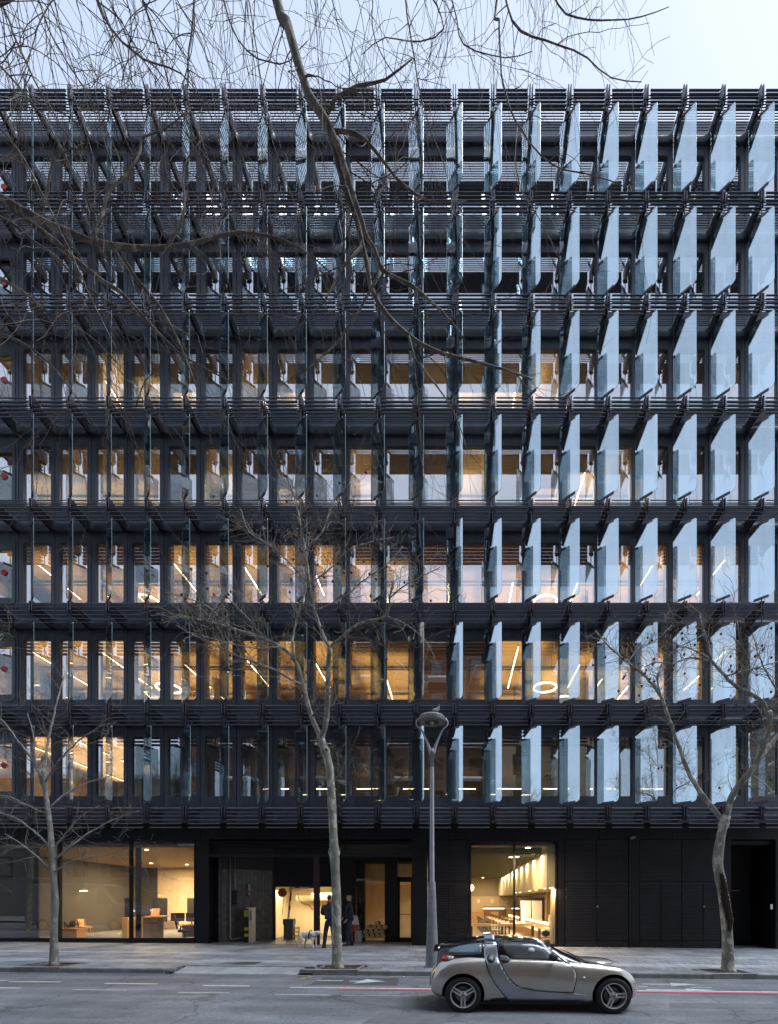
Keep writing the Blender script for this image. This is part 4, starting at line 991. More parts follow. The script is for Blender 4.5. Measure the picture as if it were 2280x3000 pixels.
t = thing('board_frame', 'tall black frame behind the leaning white boards', 'frame', (4.3, YW + 9.3, FI)); MB().box(-.65, .80, -.02, .02, 0, 1.9).build('panel', M['black'], t); MB().box(.80, .86, -.1, .1, 0, 1.95).build('post', M['black'], t)
MB().box(5.05, 5.55, 8.6, 9.1, FI, 2.28).build('column', mat('ochre column', (.36, .22, .07), .6, var=.1), BLD)
t = thing('coffee_counter', 'pale counter with a dark coffee machine at the right of the restaurant', 'counter', (4.55, YW + 4.6, FI)); MB().box(-.1, 1.5, -.4, .4, 0, 1.02).build('body', tan_, t); MB().box(-.14, 1.5, -.44, .44, 1.02, 1.05).build('counter_top', M['white'], t)
t = thing('coffee_machine', 'dark coffee machine standing on the pale counter', 'machine', (5.0, YW + 4.5, FI + 1.052)); MB().box(-.14, .14, -.2, .2, .0, .34).build('body', M['black'], t, bevel=.02); MB().lathe([(.05, .34), (.09, .5), (.1, .52)], 12).build('hopper', M['grey'], t)
t = thing('wall_lamp', 'glowing half disc wall lamp at the left edge of the restaurant window', 'light', (X(1379, 3), YW + 3, 1.685 + 46 * (YW + 3) / F)); MB().lathe([(.14, -.02), (.14, .02)], 20, axis='y').build('disc', M['led'], t)
# parcels of pipes stacked in the entrance recess: cut ends face the street
tb = mat('brown card tube', (.16, .10, .05), .7, var=.2, vs=8); tbe = mat('tube end', (.38, .26, .11), .7, var=.15, vs=12)
def cyl():
    b = MB(); n = 16; r0 = .088
    b.lathe([(r0, 0), (r0, .5)], n, axis='y'); b.m = [0] * len(b.f); b.m[-2] = 1
    return b.mesh('tube', [tb, tbe], 40)
CY = cyl(); rows = [(1048, 2746, 6), (1062, 2729, 5), (1078, 2712, 3), (1104, 2709, 0)]
pos = [(1044, 2745), (1059, 2745), (1075, 2745), (1091, 2745), (1107, 2745), (1122, 2745), (1071, 2732), (1087, 2732), (1103, 2732), (1118, 2732), (1079, 2719), (1095, 2719), (1111, 2719), (1104, 2708), (1126, 2719)]
for i, (px, py) in enumerate(pos):
    d = .85; p = W(px, py, YW + d); row = 'bottom' if py > 2740 else 'second' if py > 2725 else 'third' if py > 2712 else 'top'
    k = [q for q in pos if q[1] == py].index((px, py)); nr = ORD[k]
    tag(_obj('cardboard_tube', CY, None, (p.x, YW + d, p.z + .035)), 'brown tube in the stack by the restaurant glass, %s row, %s from left' % (row, nr) if row != 'top' else 'brown tube lying on top of the stack by the restaurant glass', 'tube', 'stacked brown tubes')
# container, bottle, folded easel with a red cloth
t = thing('container', 'pale grey plastic container beside the stacked tubes', 'container', W(1051, 2751, YW + .9)); t.location.z = gz(t.location.x) + .142
MB().prism(rrect(-.12, .12, 0, .46, .03, 3), -.1, .1).build('body', mat('pale plastic', (.42, .42, .40), .5), t, bevel=.01); MB().tube([(.12, 0, .40), (.2, 0, .38), (.22, 0, .2)], .018, 6).build('handle', M['grey'], t)
t2 = thing('bottle', 'small yellow green bottle on top of the grey container', 'bottle', tuple(t.location + Vector((-.03, 0, .462)))); MB().lathe([(.035, 0), (.035, .12), (.012, .16), (.012, .2)], 12).build('body', mat('green plastic', (.25, .32, .05), .4), t2, True); MB().lathe([(.015, .2), (.015, .22)], 10).build('cap', M['yellow'], t2)
t = thing('folding_easel', 'wooden folding easel with a pale shade behind the right man', 'easel', W(1036, 2760, YW + .5)); t.location.z = gz(t.location.x) + .14
for (a, b_) in (((-.12, -.1), (.0, 0)), ((.18, -.05), (.0, .02)), ((.02, .2), (0, .02))): MB().tube([(a[0], a[1], 0), (b_[0], b_[1], .75)], .014, 6).build('leg', mat('red wood', (.22, .08, .04), .6), t)
MB().box(.02, .10, -.03, .03, .45, .72).build('cloth', M['red'], t); MB().prism([(-.15, .72), (.22, .72), (.14, 1.05), (-.05, 1.08)], -.02, .03).build('shade', bpy.data.materials['pale plastic'], t)

# ---- garage furniture
t = thing('parking_barrier', 'teal and grey parking barrier cabinet with a raised red and white arm', 'barrier', W(848, 2747, YW + RD + .35)); t.location.z = gz(t.location.x) + .14
MB().box(-.19, .19, -.15, .15, 0, .62).build('cabinet', mat('grey steel', (.16, .17, .15), .5, .2), t, bevel=.01); MB().box(-.21, .21, -.18, .18, .622, .86).build('head', mat('teal steel', (.07, .16, .19), .45, .2), t, bevel=.015)
D = YW + RD + .35; a0 = Vector((.02, -.19, .86)); s = D / F
arm = [(0, 0, 0), (.135, 0, 1.28)]
for i in range(7):
    u0, u1 = i / 7, (i + 1) / 7; b = MB(); x0, z0 = .135 * u0, 1.28 * u0; x1, z1 = .135 * u1, 1.28 * u1
    b.prism([(x0 - .035, z0), (x0 + .035, z0), (x1 + .035, z1), (x1 - .035, z1)], -.02, .02).build('arm_section', M['red'] if i in (2, 4, 5) else M['white'], t, loc=a0)
for i in range(6):
    b = MB(); x0 = .09 + i * .19; b.box(x0, x0 + .19, -.021, .021, 1.26, 1.33).build('arm_section', M['red'] if i in (1, 4) else M['white'], t, loc=a0)
g = thing('guard_rail', 'yellow and black guard rail beside the barrier cabinet', 'guard', W(869, 2748, YW + RD + .1)); g.location.z = gz(g.location.x) + .14
for x in (-.10, .10): MB().tube([(x, 0, 0), (x, 0, .56)], .022, 8).build('post', M['black'] if x < 0 else M['yellow'], g)
for z in (.18, .34, .50): MB().box(-.13, .13, -.03, .0, z - .025, z + .025).build('rail', M['yellow'], g)
t = thing('ticket_pillar', 'pale ticket pillar with a dark side and yellow striped foot at the tiled wall', 'ticket machine', W(728, 2752, YW + .55)); t.location.z = gz(t.location.x) + .14
MB().box(.06, .20, -.12, .2, 0, 1.30).build('body', mat('cream steel', (.55, .50, .36), .5), t, bevel=.01); MB().box(-.16, .055, -.08, .2, 0, 1.28).build('back_box', M['black'], t)
MB().box(-.02, .21, -.14, .22, 1.30, 1.325).build('cap', M['white'], t); MB().box(.09, .17, -.127, -.12, .85, 1.2).build('slot_plate', M['grey'], t); MB().box(-.13, .045, -.086, -.08, .98, 1.24).build('notice', mat('sign yellow', (.35, .28, .06), .6), t)
for i in range(4):
    MB().box(-.12, .04, -.088, -.082, .1 + i * .12, .215 + i * .12).build('stripe', M['yellow'] if i % 2 else M['black'], t)
t = thing('prohibition_sign', 'round orange and red no pedestrians sign hanging in the garage doorway', 'sign', W(827, 2615, YW + RD - .05))
r = .185; MB().lathe([(r, 0), (r, .015)], 28, axis='y').build('disc', mat('sign orange', (.42, .15, .04), .6), t)
pts = [(math.cos(a * math.pi / 16), math.sin(a * math.pi / 16)) for a in range(32)]
b = MB(); ring(b, [(x * .125, y * .125) for x, y in pts], [(x * .10, y * .10) for x, y in pts], -.004, -.001); b.build('red_ring', M['red'], t)
b = MB(); b.ball((.005, -.004, .062), .014, 8, 4, (1, .1, 1)); 
for q in ([(-.012, .045), (.018, .045), (.012, -.005), (-.01, -.005)], [(-.01, 0), (.0, 0), (-.025, -.075), (-.04, -.075)], [(.0, 0), (.012, 0), (.035, -.07), (.02, -.075)], [(-.012, .042), (-.005, .03), (-.04, .005), (-.045, .015)], [(.016, .042), (.012, .03), (.04, .005), (.046, .012)]): b.prism(q, -.004, -.001)
b.build('walker_symbol', M['black'], t)
b = MB(); b.prism([(-.085, .075), (-.075, .085), (.085, -.075), (.075, -.085)], -.006, -.004); b.build('red_bar', M['red'], t)
for x in (-.1, .1): MB().tube([(x, 0, .15), (x, 0, .28)], .006, 5).build('hanger', M['black'], t)
# ------------------------------------------------------------------ trees
def bark(name, c1, c2, c3, sc):
    m = mat(name, c1, .8, 0, .3, sc, .5, 22, var2=c2); t = m.node_tree; p = t.nodes['Principled BSDF']; src = p.inputs['Base Color'].links[0].from_socket
    tc = t.nodes.new('ShaderNodeTexCoord'); v = t.nodes.new('ShaderNodeTexNoise'); v.inputs['Scale'].default_value = sc * 2.3; v.inputs['Detail'].default_value = 3
    mp = t.nodes.new('ShaderNodeMapping'); mp.inputs['Scale'].default_value = (1, 1, .55); t.links.new(tc.outputs['Object'], mp.inputs[0]); t.links.new(mp.outputs[0], v.inputs['Vector'])
    rp = t.nodes.new('ShaderNodeValToRGB'); e = rp.color_ramp.elements; e[0].position = .54; e[1].position = .58; e[0].color = (0, 0, 0, 1); e[1].color = (1, 1, 1, 1); t.links.new(v.outputs['Fac'], rp.inputs[0])
    mx = t.nodes.new('ShaderNodeMix'); mx.data_type = 'RGBA'; t.links.new(rp.outputs[0], mx.inputs['Factor']); t.links.new(src, mx.inputs['A']); mx.inputs['B'].default_value = (*c3, 1)
    t.links.new(mx.outputs['Result'], p.inputs['Base Color']); return m
BK_PLANE = bark('plane bark', (.31, .305, .255), (.15, .145, .115), (.44, .44, .38), 3.4)
BK_DARK = bark('dark branch bark', (.17, .145, .115), (.08, .066, .055), (.27, .24, .195), 4)
TWIG_G = mat('grey twig', (.24, .20, .165), .8, var=.25, vs=6)
TWIG_D = mat('dark twig', (.115, .088, .075), .8, var=.3, vs=4)
TWIG_T = mat('tan twig', (.15, .125, .10), .8, var=.3, vs=4)
BALLM = mat('seed ball', (.10, .055, .030), .9, 0, .3, 60, .6, 120)
LEAFM = mat('dry leaf', (.26, .12, .05), .8, var=.3, vs=30)
def spline(pts, step=.18, jit=0.0, r=random):
    """Catmull-Rom through the traced points"""
    P = [pts[0] * 2 - pts[1]] + pts + [pts[-1] * 2 - pts[-2]]; out = []
    for i in range(1, len(P) - 2):
        a, b, c, d = P[i - 1], P[i], P[i + 1], P[i + 2]; n = max(1, int((c - b).length / step))
        for k in range(n):
            t = k / n; q = .5 * ((2 * b) + (c - a) * t + (2 * a - 5 * b + 4 * c - d) * t * t + (3 * b - a - 3 * c + d) * t ** 3)
            if jit: q = q + Vector((r.gauss(0, jit), r.gauss(0, jit), r.gauss(0, jit)))
            out.append(q)
    out.append(P[-2]); return out
def cum(pts):
    L = [0]
    for a, b in zip(pts[:-1], pts[1:]): L.append(L[-1] + (b - a).length)
    return L
def limb(parent, name, m, pts, r0, r1, n=8, knob=0.0, r=random, step=.18, jit=.0, power=1.0):
    q = spline(pts, step, jit, r); L = cum(q); rad = [r0 + (r1 - r0) * (l / L[-1]) ** power for l in L]
    if knob: rad = [a * (1 + knob * max(0, r.gauss(0, 1)) ** 2 * .35) for a in rad]
    MB().tube(q, rad, n).build(name, m, parent, True, fix=False); return q, rad
def twig(b, p, d, length, rad, r, depth, droop, curl, tips, sides=3, seg=.14, split=.5, spread=.8, up=0.0, rmin=.0036):
    """one twig with side twigs, added to the mesh builder b"""
    n = max(3, int(length / seg)); pts = [p.copy()]; d = d.normalized(); rs = [rad]
    kink = Vector((r.gauss(0, 1), r.gauss(0, 1), r.gauss(0, 1)))
    for i in range(n):
        kink = Vector((r.gauss(0, 1), r.gauss(0, 1), r.gauss(0, 1)))
        d = (d + kink * curl + Vector((0, 0, -droop + up)) * (seg / .14)).normalized()
        p = p + d * (length / n); pts.append(p.copy()); rs.append(max(rad * (1 - .75 * (i + 1) / n), rmin))
        if depth > 0 and r.random() < split and i > 0:
            sd = (d + Vector((r.gauss(0, spread), r.gauss(0, spread), r.gauss(0, spread)))).normalized()
            twig(b, p.copy(), sd, length * r.uniform(.30, .62), rs[-1] * .7, r, depth - 1, droop, curl, tips, sides, seg, split, spread, up, rmin)
    b.tube(pts, rs, sides, cap=False)
    tips.append((pts[-1], d))
    if r.random() < .4 and n > 3: tips.append((pts[n // 2], d))
BALL = MB().ball((0, 0, 0), .030, 8, 6).mesh('seed_ball', BALLM, True)
def balls(parent, tips, count, r):
    for p, d in r.sample(tips, min(count, len(tips))):
        l = r.uniform(.05, .14); b = MB().tube([p, p + Vector((0.006, 0, -l))], .0022, 3, cap=False)
        o = b.build('stalk', TWIG_T, parent, fix=False)
        q = _obj('seed_ball', BALL, parent, p + Vector((.006, 0, -l - .02)), scale=(1, 1, 1.05)); 
def dryleaves(parent, tips, count, r):
    lm_ = MB().add([(0, 0, 0), (.035, .01, -.02), (.03, -.01, -.06), (0, .012, -.085), (-.03, -.012, -.055), (-.035, .01, -.02)], [(0, 1, 2), (0, 2, 3), (0, 3, 4), (0, 4, 5)]).mesh('leaf', LEAFM)
    for p, d in r.sample(tips, min(count, len(tips))): _obj('leaf', lm_, parent, p, rot=(r.random(), r.random(), r.random() * 6), scale=(1, 1, 1))
d2f = 3000 / 2211.0
def PD2(pts, D):                                      # display-scale trace points, one depth or a depth per point
    return [W(x * d2f, y * d2f, (D[i] if hasattr(D, '__len__') else D)) for i, (x, y) in enumerate(pts)]
def dress(b, q, rad, r, per_m, len0, len1, tips, side=1.0, upb=.25, start=.0, depth=2, droop=0.0, curl=.22, rr0=.5, split=.5, spread=.8, sides=3, thick=.009, rmin=.0036):
    """set twigs along a limb"""
    L = cum(q); tot = L[-1]; n = int(tot * per_m)
    for i in range(n):
        s = tot * (start + (1 - start) * r.random()); k = max(j for j in range(len(L)) if L[j] <= s); k = min(k, len(q) - 2)
        p = q[k].lerp(q[k + 1], (s - L[k]) / max(1e-6, L[k + 1] - L[k])); t = (q[k + 1] - q[k]).normalized()
        d = Vector((r.gauss(0, 1), r.gauss(0, 1), r.gauss(0, 1))); d = (d - t * d.dot(t)).normalized() * side + t * .6 + Vector((0, 0, upb))
        twig(b, p, d, r.uniform(len0, len1), min(thick, rad[k] * .5), r, depth, droop, curl, tips, sides, split=split, spread=spread, rmin=rmin)

# ---- street trees on the far pavement
def wound(parent, pts, m):
    MB().tube(*pts, n=8).build('hollow', m, parent, True)
def plane_tree(px, label, trunk, limbs, r0, r1, seed, twig_m, nball, dens, tl, barkm=BK_PLANE, thick=.009, knots=(), upb=.3, droop=0, extra=None, D=11.95, nleaf=0):
    r = random.Random(seed); base = W(px, 0, D).x; t = thing('plane_tree', label, 'tree', (base, D, gz(base) + .09))
    T = Matrix.Translation(-Vector(t.location)); o = Vector(t.location)
    tp = [v - o for v in PD2(trunk, D)]; tp[0] = Vector((tp[0].x, 0, -.02))
    q = spline(tp, .10, 0); L = cum(q)
    rad = [(r0 + (r1 - r0) * (l / L[-1])) * (1 + .55 * math.exp(-l / .12) + .05 * math.sin(l * 5) + .05 * max(0, r.gauss(0, 1)) * (1 if r.random() < .25 else 0)) for l in L]
    for kx, amt in knots:
        rad = [a * (1 + amt * math.exp(-((l - kx * L[-1]) / .07) ** 2)) for a, l in zip(rad, L)]
    MB().tube(q, rad, 14).build('trunk', barkm, t, True, fix=False)
    b = MB(); tips = []
    for pts, ra, rb in limbs:
        n = len(pts); yy = r.uniform(-.9, .9); dep = [D + yy * (i / max(1, n - 1)) ** 1.2 for i in range(n)]
        q2 = [v - o for v in PD2(pts, dep)]
        q2, rd = limb(t, 'branch', barkm, q2, ra, rb, 8, .12, r, .12, .006)
        dress(b, q2, rd, r, dens, tl[0], tl[1], tips, upb=upb, start=.12, thick=thick, droop=droop)
    tag(b.build('twigs', twig_m, t, fix=False), kind='stuff')
    if nball: balls(t, tips, nball, r)
    if nleaf: dryleaves(t, tips, nleaf, r)
    return t, q, rad
plane_tree(996, 'tall bare plane tree with pale smooth trunk in front of the garage entrance',
    [(729, 2090), (727, 2000), (726, 1920), (722, 1840), (719, 1780), (716, 1720), (712, 1660), (700, 1615), (692, 1590)],
    [([(694, 1598), (682, 1570), (668, 1530), (655, 1480), (636, 1425), (605, 1396), (560, 1375), (500, 1355), (440, 1340), (395, 1330)], .062, .016),
     ([(692, 1600), (704, 1560), (708, 1500), (709, 1440), (711, 1398)], .070, .052),
     ([(711, 1398), (698, 1370), (680, 1320), (668, 1260), (660, 1190), (650, 1140), (640, 1090), (622, 1030)], .042, .014),
     ([(711, 1398), (735, 1380), (765, 1352), (800, 1340), (834, 1330), (842, 1290), (850, 1255)], .040, .018),
     ([(636, 1425), (632, 1390), (640, 1340), (655, 1290), (662, 1230), (668, 1150)], .030, .012),
     ([(655, 1480), (620, 1462), (580, 1440), (520, 1420), (470, 1395), (420, 1372), (380, 1350)], .026, .010),
     ([(605, 1396), (560, 1400), (500, 1390), (430, 1370)], .020, .008),
     ([(834, 1330), (870, 1345), (905, 1370), (930, 1395)], .018, .008), ([(842, 1290), (880, 1260), (920, 1240), (950, 1225)], .018, .008),
     ([(668, 1260), (710, 1230), (750, 1190), (800, 1170), (850, 1160)], .02, .008), ([(660, 1190), (700, 1140), (720, 1080), (760, 1040)], .02, .008), ([(680, 1320), (740, 1290), (790, 1250), (840, 1215), (870, 1180)], .02, .008),
     ([(500, 1355), (450, 1310), (400, 1290), (360, 1280)], .018, .008), ([(668, 1260), (630, 1220), (590, 1180), (540, 1150), (520, 1100)], .02, .008),
     ([(560, 1375), (540, 1340), (500, 1300), (470, 1260)], .018, .008), ([(715, 1690), (735, 1670), (748, 1640)], .012, .005)],
    .118, .088, 11, TWIG_G, 130, 15, (.35, 1.0), knots=((.50, .34), (.93, .25)), nleaf=26)
plane_tree(2122, 'bare plane tree with a long dark hollow in its trunk at the right',
    [(1573, 2095), (1571, 2030), (1566, 1960), (1556, 1900), (1550, 1865), (1553, 1830), (1560, 1790), (1568, 1762)],
    [([(1564, 1775), (1540, 1745), (1505, 1700), (1482, 1655), (1462, 1600), (1442, 1545), (1425, 1500), (1395, 1462), (1355, 1430), (1325, 1405), (1300, 1380), (1286, 1362)], .066, .018),
     ([(1568, 1768), (1580, 1720), (1600, 1690), (1628, 1655), (1646, 1615), (1660, 1570), (1662, 1535)], .078, .060),
     ([(1610, 1680), (1640, 1640), (1670, 1600), (1710, 1550), (1760, 1500)], .062, .04),
     ([(1662, 1540), (1640, 1510), (1600, 1488), (1565, 1460), (1535, 1425), (1515, 1412)], .050, .030),
     ([(1662, 1535), (1690, 1510), (1730, 1480), (1780, 1440)], .05, .03),
     ([(1535, 1425), (1530, 1390), (1515, 1350), (1510, 1325), (1490, 1308)], .030, .016),
     ([(1530, 1428), (1490, 1420), (1455, 1432), (1420, 1430), (1390, 1440)], .024, .010), ([(1565, 1460), (1600, 1450), (1640, 1440), (1690, 1425)], .024, .012),
     ([(1600, 1488), (1620, 1440), (1600, 1390), (1590, 1340), (1580, 1300)], .024, .010), ([(1425, 1500), (1420, 1460), (1440, 1420), (1480, 1390), (1520, 1370)], .022, .008),
     ([(1355, 1430), (1380, 1400), (1420, 1380), (1450, 1350)], .018, .008), ([(1515, 1412), (1490, 1400), (1460, 1395)], .018, .010), ([(1690, 1510), (1660, 1460), (1640, 1420), (1625, 1370)], .022, .010)],
    .134, .102, 23, TWIG_G, 130, 14, (.3, .9), knots=((.60, .20), (.95, .22)), nleaf=14)
# the hollow in the right trunk: dark torn wood with a ragged rim
ht = [o for o in COL.objects if o.name.startswith('plane_tree')][-1]
hz = [(1550, 1888), (1553, 1905), (1556, 1930), (1560, 1950), (1564, 1970), (1568, 1990), (1567, 2010)]
r_ = random.Random(9); b = MB(); hm = mat('rotten wood', (.016, .010, .007), .95, 0, .6, 20, 1.0, 60); rim = mat('torn bark', (.16, .075, .045), .9, 0, .4, 25, .6, 60)
cp = [v - Vector(ht.location) for v in PD2(hz, 11.95)]; cq = spline(cp, .06)
wd_ = [.025 + .072 * math.sin(math.pi * min(1, (i + .6) / len(cq))) ** .6 for i in range(len(cq))]
N = 10; vs = []
for i, c in enumerate(cq):
    for k in range(N + 1):
        a = math.pi * (k / N); e = 1 + r_.uniform(-.12, .12)
        vs.append((c.x + .015 - math.cos(a) * wd_[i] * e, -.125 - .03 * math.sin(a) + r_.uniform(-.004, .004), c.z + r_.uniform(-.012, .012)))
b.add(vs, [(i * (N + 1) + k, i * (N + 1) + k + 1, (i + 1) * (N + 1) + k + 1, (i + 1) * (N + 1) + k) for i in range(len(cq) - 1) for k in range(N)]); b.build('hollow', hm, ht, fix=False)
b = MB()
for i, c in enumerate(cq):
    for s in (-1, 1):
        for _ in range(4):
            b.ball((c.x + .015 + s * wd_[i] * r_.uniform(.85, 1.1), -.13 + r_.uniform(-.02, .015), c.z + r_.uniform(-.03, .03)), r_.uniform(.008, .024), 5, 4)
b.build('torn_rim', rim, ht)
# left young tree: thin grey trunk, long fine twigs
plane_tree(158, 'slender young bare tree with grey twigs in front of the lobby window',
    [(117, 2082), (117, 2010), (119, 1940), (114, 1880), (112, 1830), (108, 1780), (100, 1720), (94, 1660)],
    [([(94, 1670), (104, 1600), (118, 1540), (130, 1490), (140, 1455)], .035, .01), ([(98, 1700), (70, 1640), (40, 1600), (10, 1560), (-30, 1530)], .03, .01), ([(106, 1760), (60, 1740), (20, 1720), (-30, 1715)], .026, .008),
     ([(104, 1745), (140, 1715), (190, 1690), (240, 1675)], .026, .008), ([(112, 1830), (80, 1800), (40, 1770), (0, 1755), (-40, 1750)], .028, .008), ([(114, 1860), (150, 1830), (190, 1800), (235, 1775), (300, 1750)], .028, .008),
     ([(114, 1880), (80, 1850), (50, 1825), (10, 1800)], .024, .008), ([(112, 1840), (150, 1790), (180, 1760), (215, 1740)], .022, .008), ([(114, 1885), (150, 1862), (200, 1850), (270, 1845)], .02, .008), ([(100, 1720), (80, 1660), (72, 1590), (60, 1540)], .022, .008), ([(96, 1690), (130, 1640), (170, 1600), (215, 1570), (250, 1560)], .022, .008)],
    .085, .045, 37, mat('brown grey twig', (.15, .135, .12), .8, var=.25, vs=6), 0, 8.0, (.4, 1.0), barkm=bark('young bark', (.26, .25, .23), (.17, .165, .15), (.34, .33, .30), 4), upb=.15, droop=.02, thick=.008)

# ---- big trees beside the camera: their limbs hang across the view
def big_tree(label, base, trunk_pts, limbs, seed, twigs_spec):
    r = random.Random(seed); t = thing('overhanging_tree', label, 'tree', base); o = Vector(base)
    MB().tube(spline([Vector(p) - o for p in trunk_pts], .5), [.30 - .16 * i / max(1, len(spline([Vector(p) for p in trunk_pts], .5)) - 1) for i in range(len(spline([Vector(p) for p in trunk_pts], .5)))], 12).build('trunk', BK_DARK, t, True, fix=False)
    b = MB(); tips = []
    for pts, ra, rb, spec in limbs:
        q, rd = limb(t, 'branch', BK_DARK, [p - o for p in pts], ra, rb, 8, .10, r, .16, .004)
        if spec:
            per, l0, l1, droop, upb, dep = spec
            dress(b, q, rd, r, per, l0, l1, tips, side=1.0, upb=upb, depth=dep, droop=droop, curl=.13, split=.34, spread=.6, thick=.008, start=.03, rmin=.0024)
    tag(b.build('twigs', TWIG_D, t, fix=False), kind='stuff')
    return t
A = lambda pts, D: PD2(pts, D)
FP = lambda pts, D: [W(x, y, D[i] if hasattr(D, '__len__') else D) for i, (x, y) in enumerate(pts)]
base1 = (-6.3, .25, gz(-6.3) + .13)
tr1 = [base1, (-6.3, .3, 4), (-6.1, .5, 8), (-6.0, .9, 11.5), (-5.6, 1.6, 15.5), (-5.0, 2.6, 18)]
lead1 = [Vector((-5.3, 2.1, 16.8)), Vector((-4.0, 4.2, 17.6)), Vector((-3.0, 5.8, 16.2))]
S1 = (5.2, .8, 2.6, .13, -.3, 1)
S2 = (4.5, .6, 2.0, .10, -.2, 2)
S3 = (3.6, .45, 1.6, .05, .0, 2)
L1 = lead1 + FP([(800, -40), (840, 70), (886, 220), (909, 282), (957, 358), (971, 387)], [6.4, 6.4, 6.4, 6.4, 6.4, 6.4])
L1a = FP([(969, 385), (978, 420), (990, 487), (1009, 548), (1028, 601), (1047, 648), (1062, 720), (1076, 777), (1086, 839), (1110, 890), (1170, 960), (1228, 1005), (1300, 1038), (1400, 1062), (1490, 1085), (1560, 1112)], [6.4 + .08 * i for i in range(16)])
L1b = FP([(971, 387), (990, 425), (1009, 487), (1038, 582), (1059, 648), (1071, 691), (1095, 729), (1119, 791), (1143, 805), (1205, 836), (1243, 867), (1290, 905), (1330, 950), (1370, 1010)], [6.4 + .05 * i for i in range(14)])
L3 = [Vector((-6.0, 1.0, 11.3)), Vector((-6.1, 3.6, 11.0))] + FP([(-60, 545), (0, 578), (62, 612), (146, 657), (208, 682), (267, 707), (333, 722), (396, 728), (458, 726), (521, 722), (583, 712), (646, 691), (700, 682), (790, 690), (880, 725), (960, 790), (1010, 870)], [5.6 + .06 * i for i in range(17)])
L4 = FP([(0, 588), (42, 616), (104, 662), (167, 712), (208, 753), (258, 791), (300, 820), (350, 853), (396, 900), (450, 960), (520, 1030), (600, 1080), (680, 1120)], [5.7 + .1 * i for i in range(13)])
L6 = [Vector((-6.1, .9, 10.6)), Vector((-6.4, 4.0, 10.2))] + FP([(-40, 615), (0, 637), (42, 657), (104, 712), (167, 753), (240, 830), (330, 890), (420, 930), (500, 950), (560, 985)], [6 + .1 * i for i in range(10)])
limbs1 = [(L1, .095, .050, S2), (L1a, .042, .013, S3), (L1b, .042, .010, S3), (L3, .085, .005, S3), (L4, .034, .007, S3), (L6, .04, .006, S3),
    (FP([(953, 345), (985, 285), (1047, 252), (1130, 235), (1210, 170)], 6.4), .024, .008, S2), (FP([(968, 385), (1040, 390), (1100, 440), (1160, 520), (1219, 568), (1270, 595), (1370, 590)], 6.5), .024, .006, S3),
    (FP([(267, 704), (300, 637), (308, 587), (329, 553), (375, 507), (412, 445), (417, 400), (479, 382), (540, 337), (600, 330)], [5.9 + .04 * i for i in range(10)]), .022, .006, S3),
    (FP([(492, 718), (533, 653), (542, 574), (540, 478), (600, 400)], 6.1), .018, .005, S3), (FP([(342, 725), (396, 812), (438, 862), (467, 900), (520, 990), (560, 1090), (590, 1180)], [6.0 + .1 * i for i in range(7)]), .026, .006, S3),
    (FP([(120, 640), (140, 560), (160, 470), (250, 420)], 5.9), .018, .005, S3), (FP([(-30, 800), (60, 850), (150, 920), (260, 980), (340, 1060)], 6.2), .022, .006, S2), (FP([(-20, 980), (60, 1000), (140, 1060), (200, 1130), (260, 1220)], 6.4), .018, .005, S2),
    (FP([(1200, 985), (1215, 1050), (1280, 1130), (1340, 1230), (1370, 1330)], 6.7), .016, .004, S3), (FP([(1060, 720), (1000, 790), (950, 880), (880, 950), (800, 990)], 6.6), .018, .004, S3), (FP([(1119, 791), (1060, 900), (990, 1000), (900, 1080), (820, 1130)], 6.8), .018, .004, S3)]
# drooping leaders at the top left
for i, (pts, D, ra) in enumerate((([(250, -80), (330, 90), (420, 170), (530, 215), (600, 300)], 6.0, .028), ([(-20, -60), (40, 100), (100, 230), (200, 400), (330, 560)], 5.6, .022), ([(580, -80), (556, 150), (552, 300), (600, 440), (650, 590), (690, 700)], 6.6, .024), ([(640, -60), (700, 120), (820, 190), (900, 120)], 6.8, .02),
        ([(90, -60), (160, 120), (260, 280), (330, 420), (400, 600)], 6.2, .018), ([(400, -60), (470, 160), (520, 330), (600, 500), (640, 690), (650, 830)], 6.4, .018), ([(-60, 130), (60, 260), (150, 380), (240, 560), (300, 760)], 5.8, .02), ([(720, -60), (760, 200), (790, 380), (850, 560), (900, 680)], 7.0, .016),
        ([(-60, 330), (40, 420), (120, 560), (200, 720), (280, 900), (350, 1040)], 5.5, .02))):
    limbs1.append((FP(pts, D), ra * .62, .004, S1))
SH = (4.0, 1.0, 3.2, .22, -1.0, 1)
for pts, D in (([(-150, -110), (60, -60), (300, -130), (560, -70), (760, -140)], 6.0), ([(-150, -200), (120, -160), (420, -220), (700, -170)], 6.9), ([(-200, 60), (-60, 40), (80, -40), (200, -120)], 5.4)):
    limbs1.append((FP(pts, D), .03, .012, SH))
big_tree('large bare tree left of the view whose dark limbs hang across the front', base1, tr1, limbs1, 101, None)
base2 = (3.4, -.6, gz(3.4) + .13)
tr2 = [base2, (3.4, -.5, 4), (3.3, 0, 8), (3.0, .8, 12), (2.4, 1.6, 16), (2.0, 2.4, 18.5)]
up2 = [Vector((2.2, 2.0, 17.2)), Vector((1.6, 4.2, 17.4)), Vector((1.2, 5.6, 16.2))]
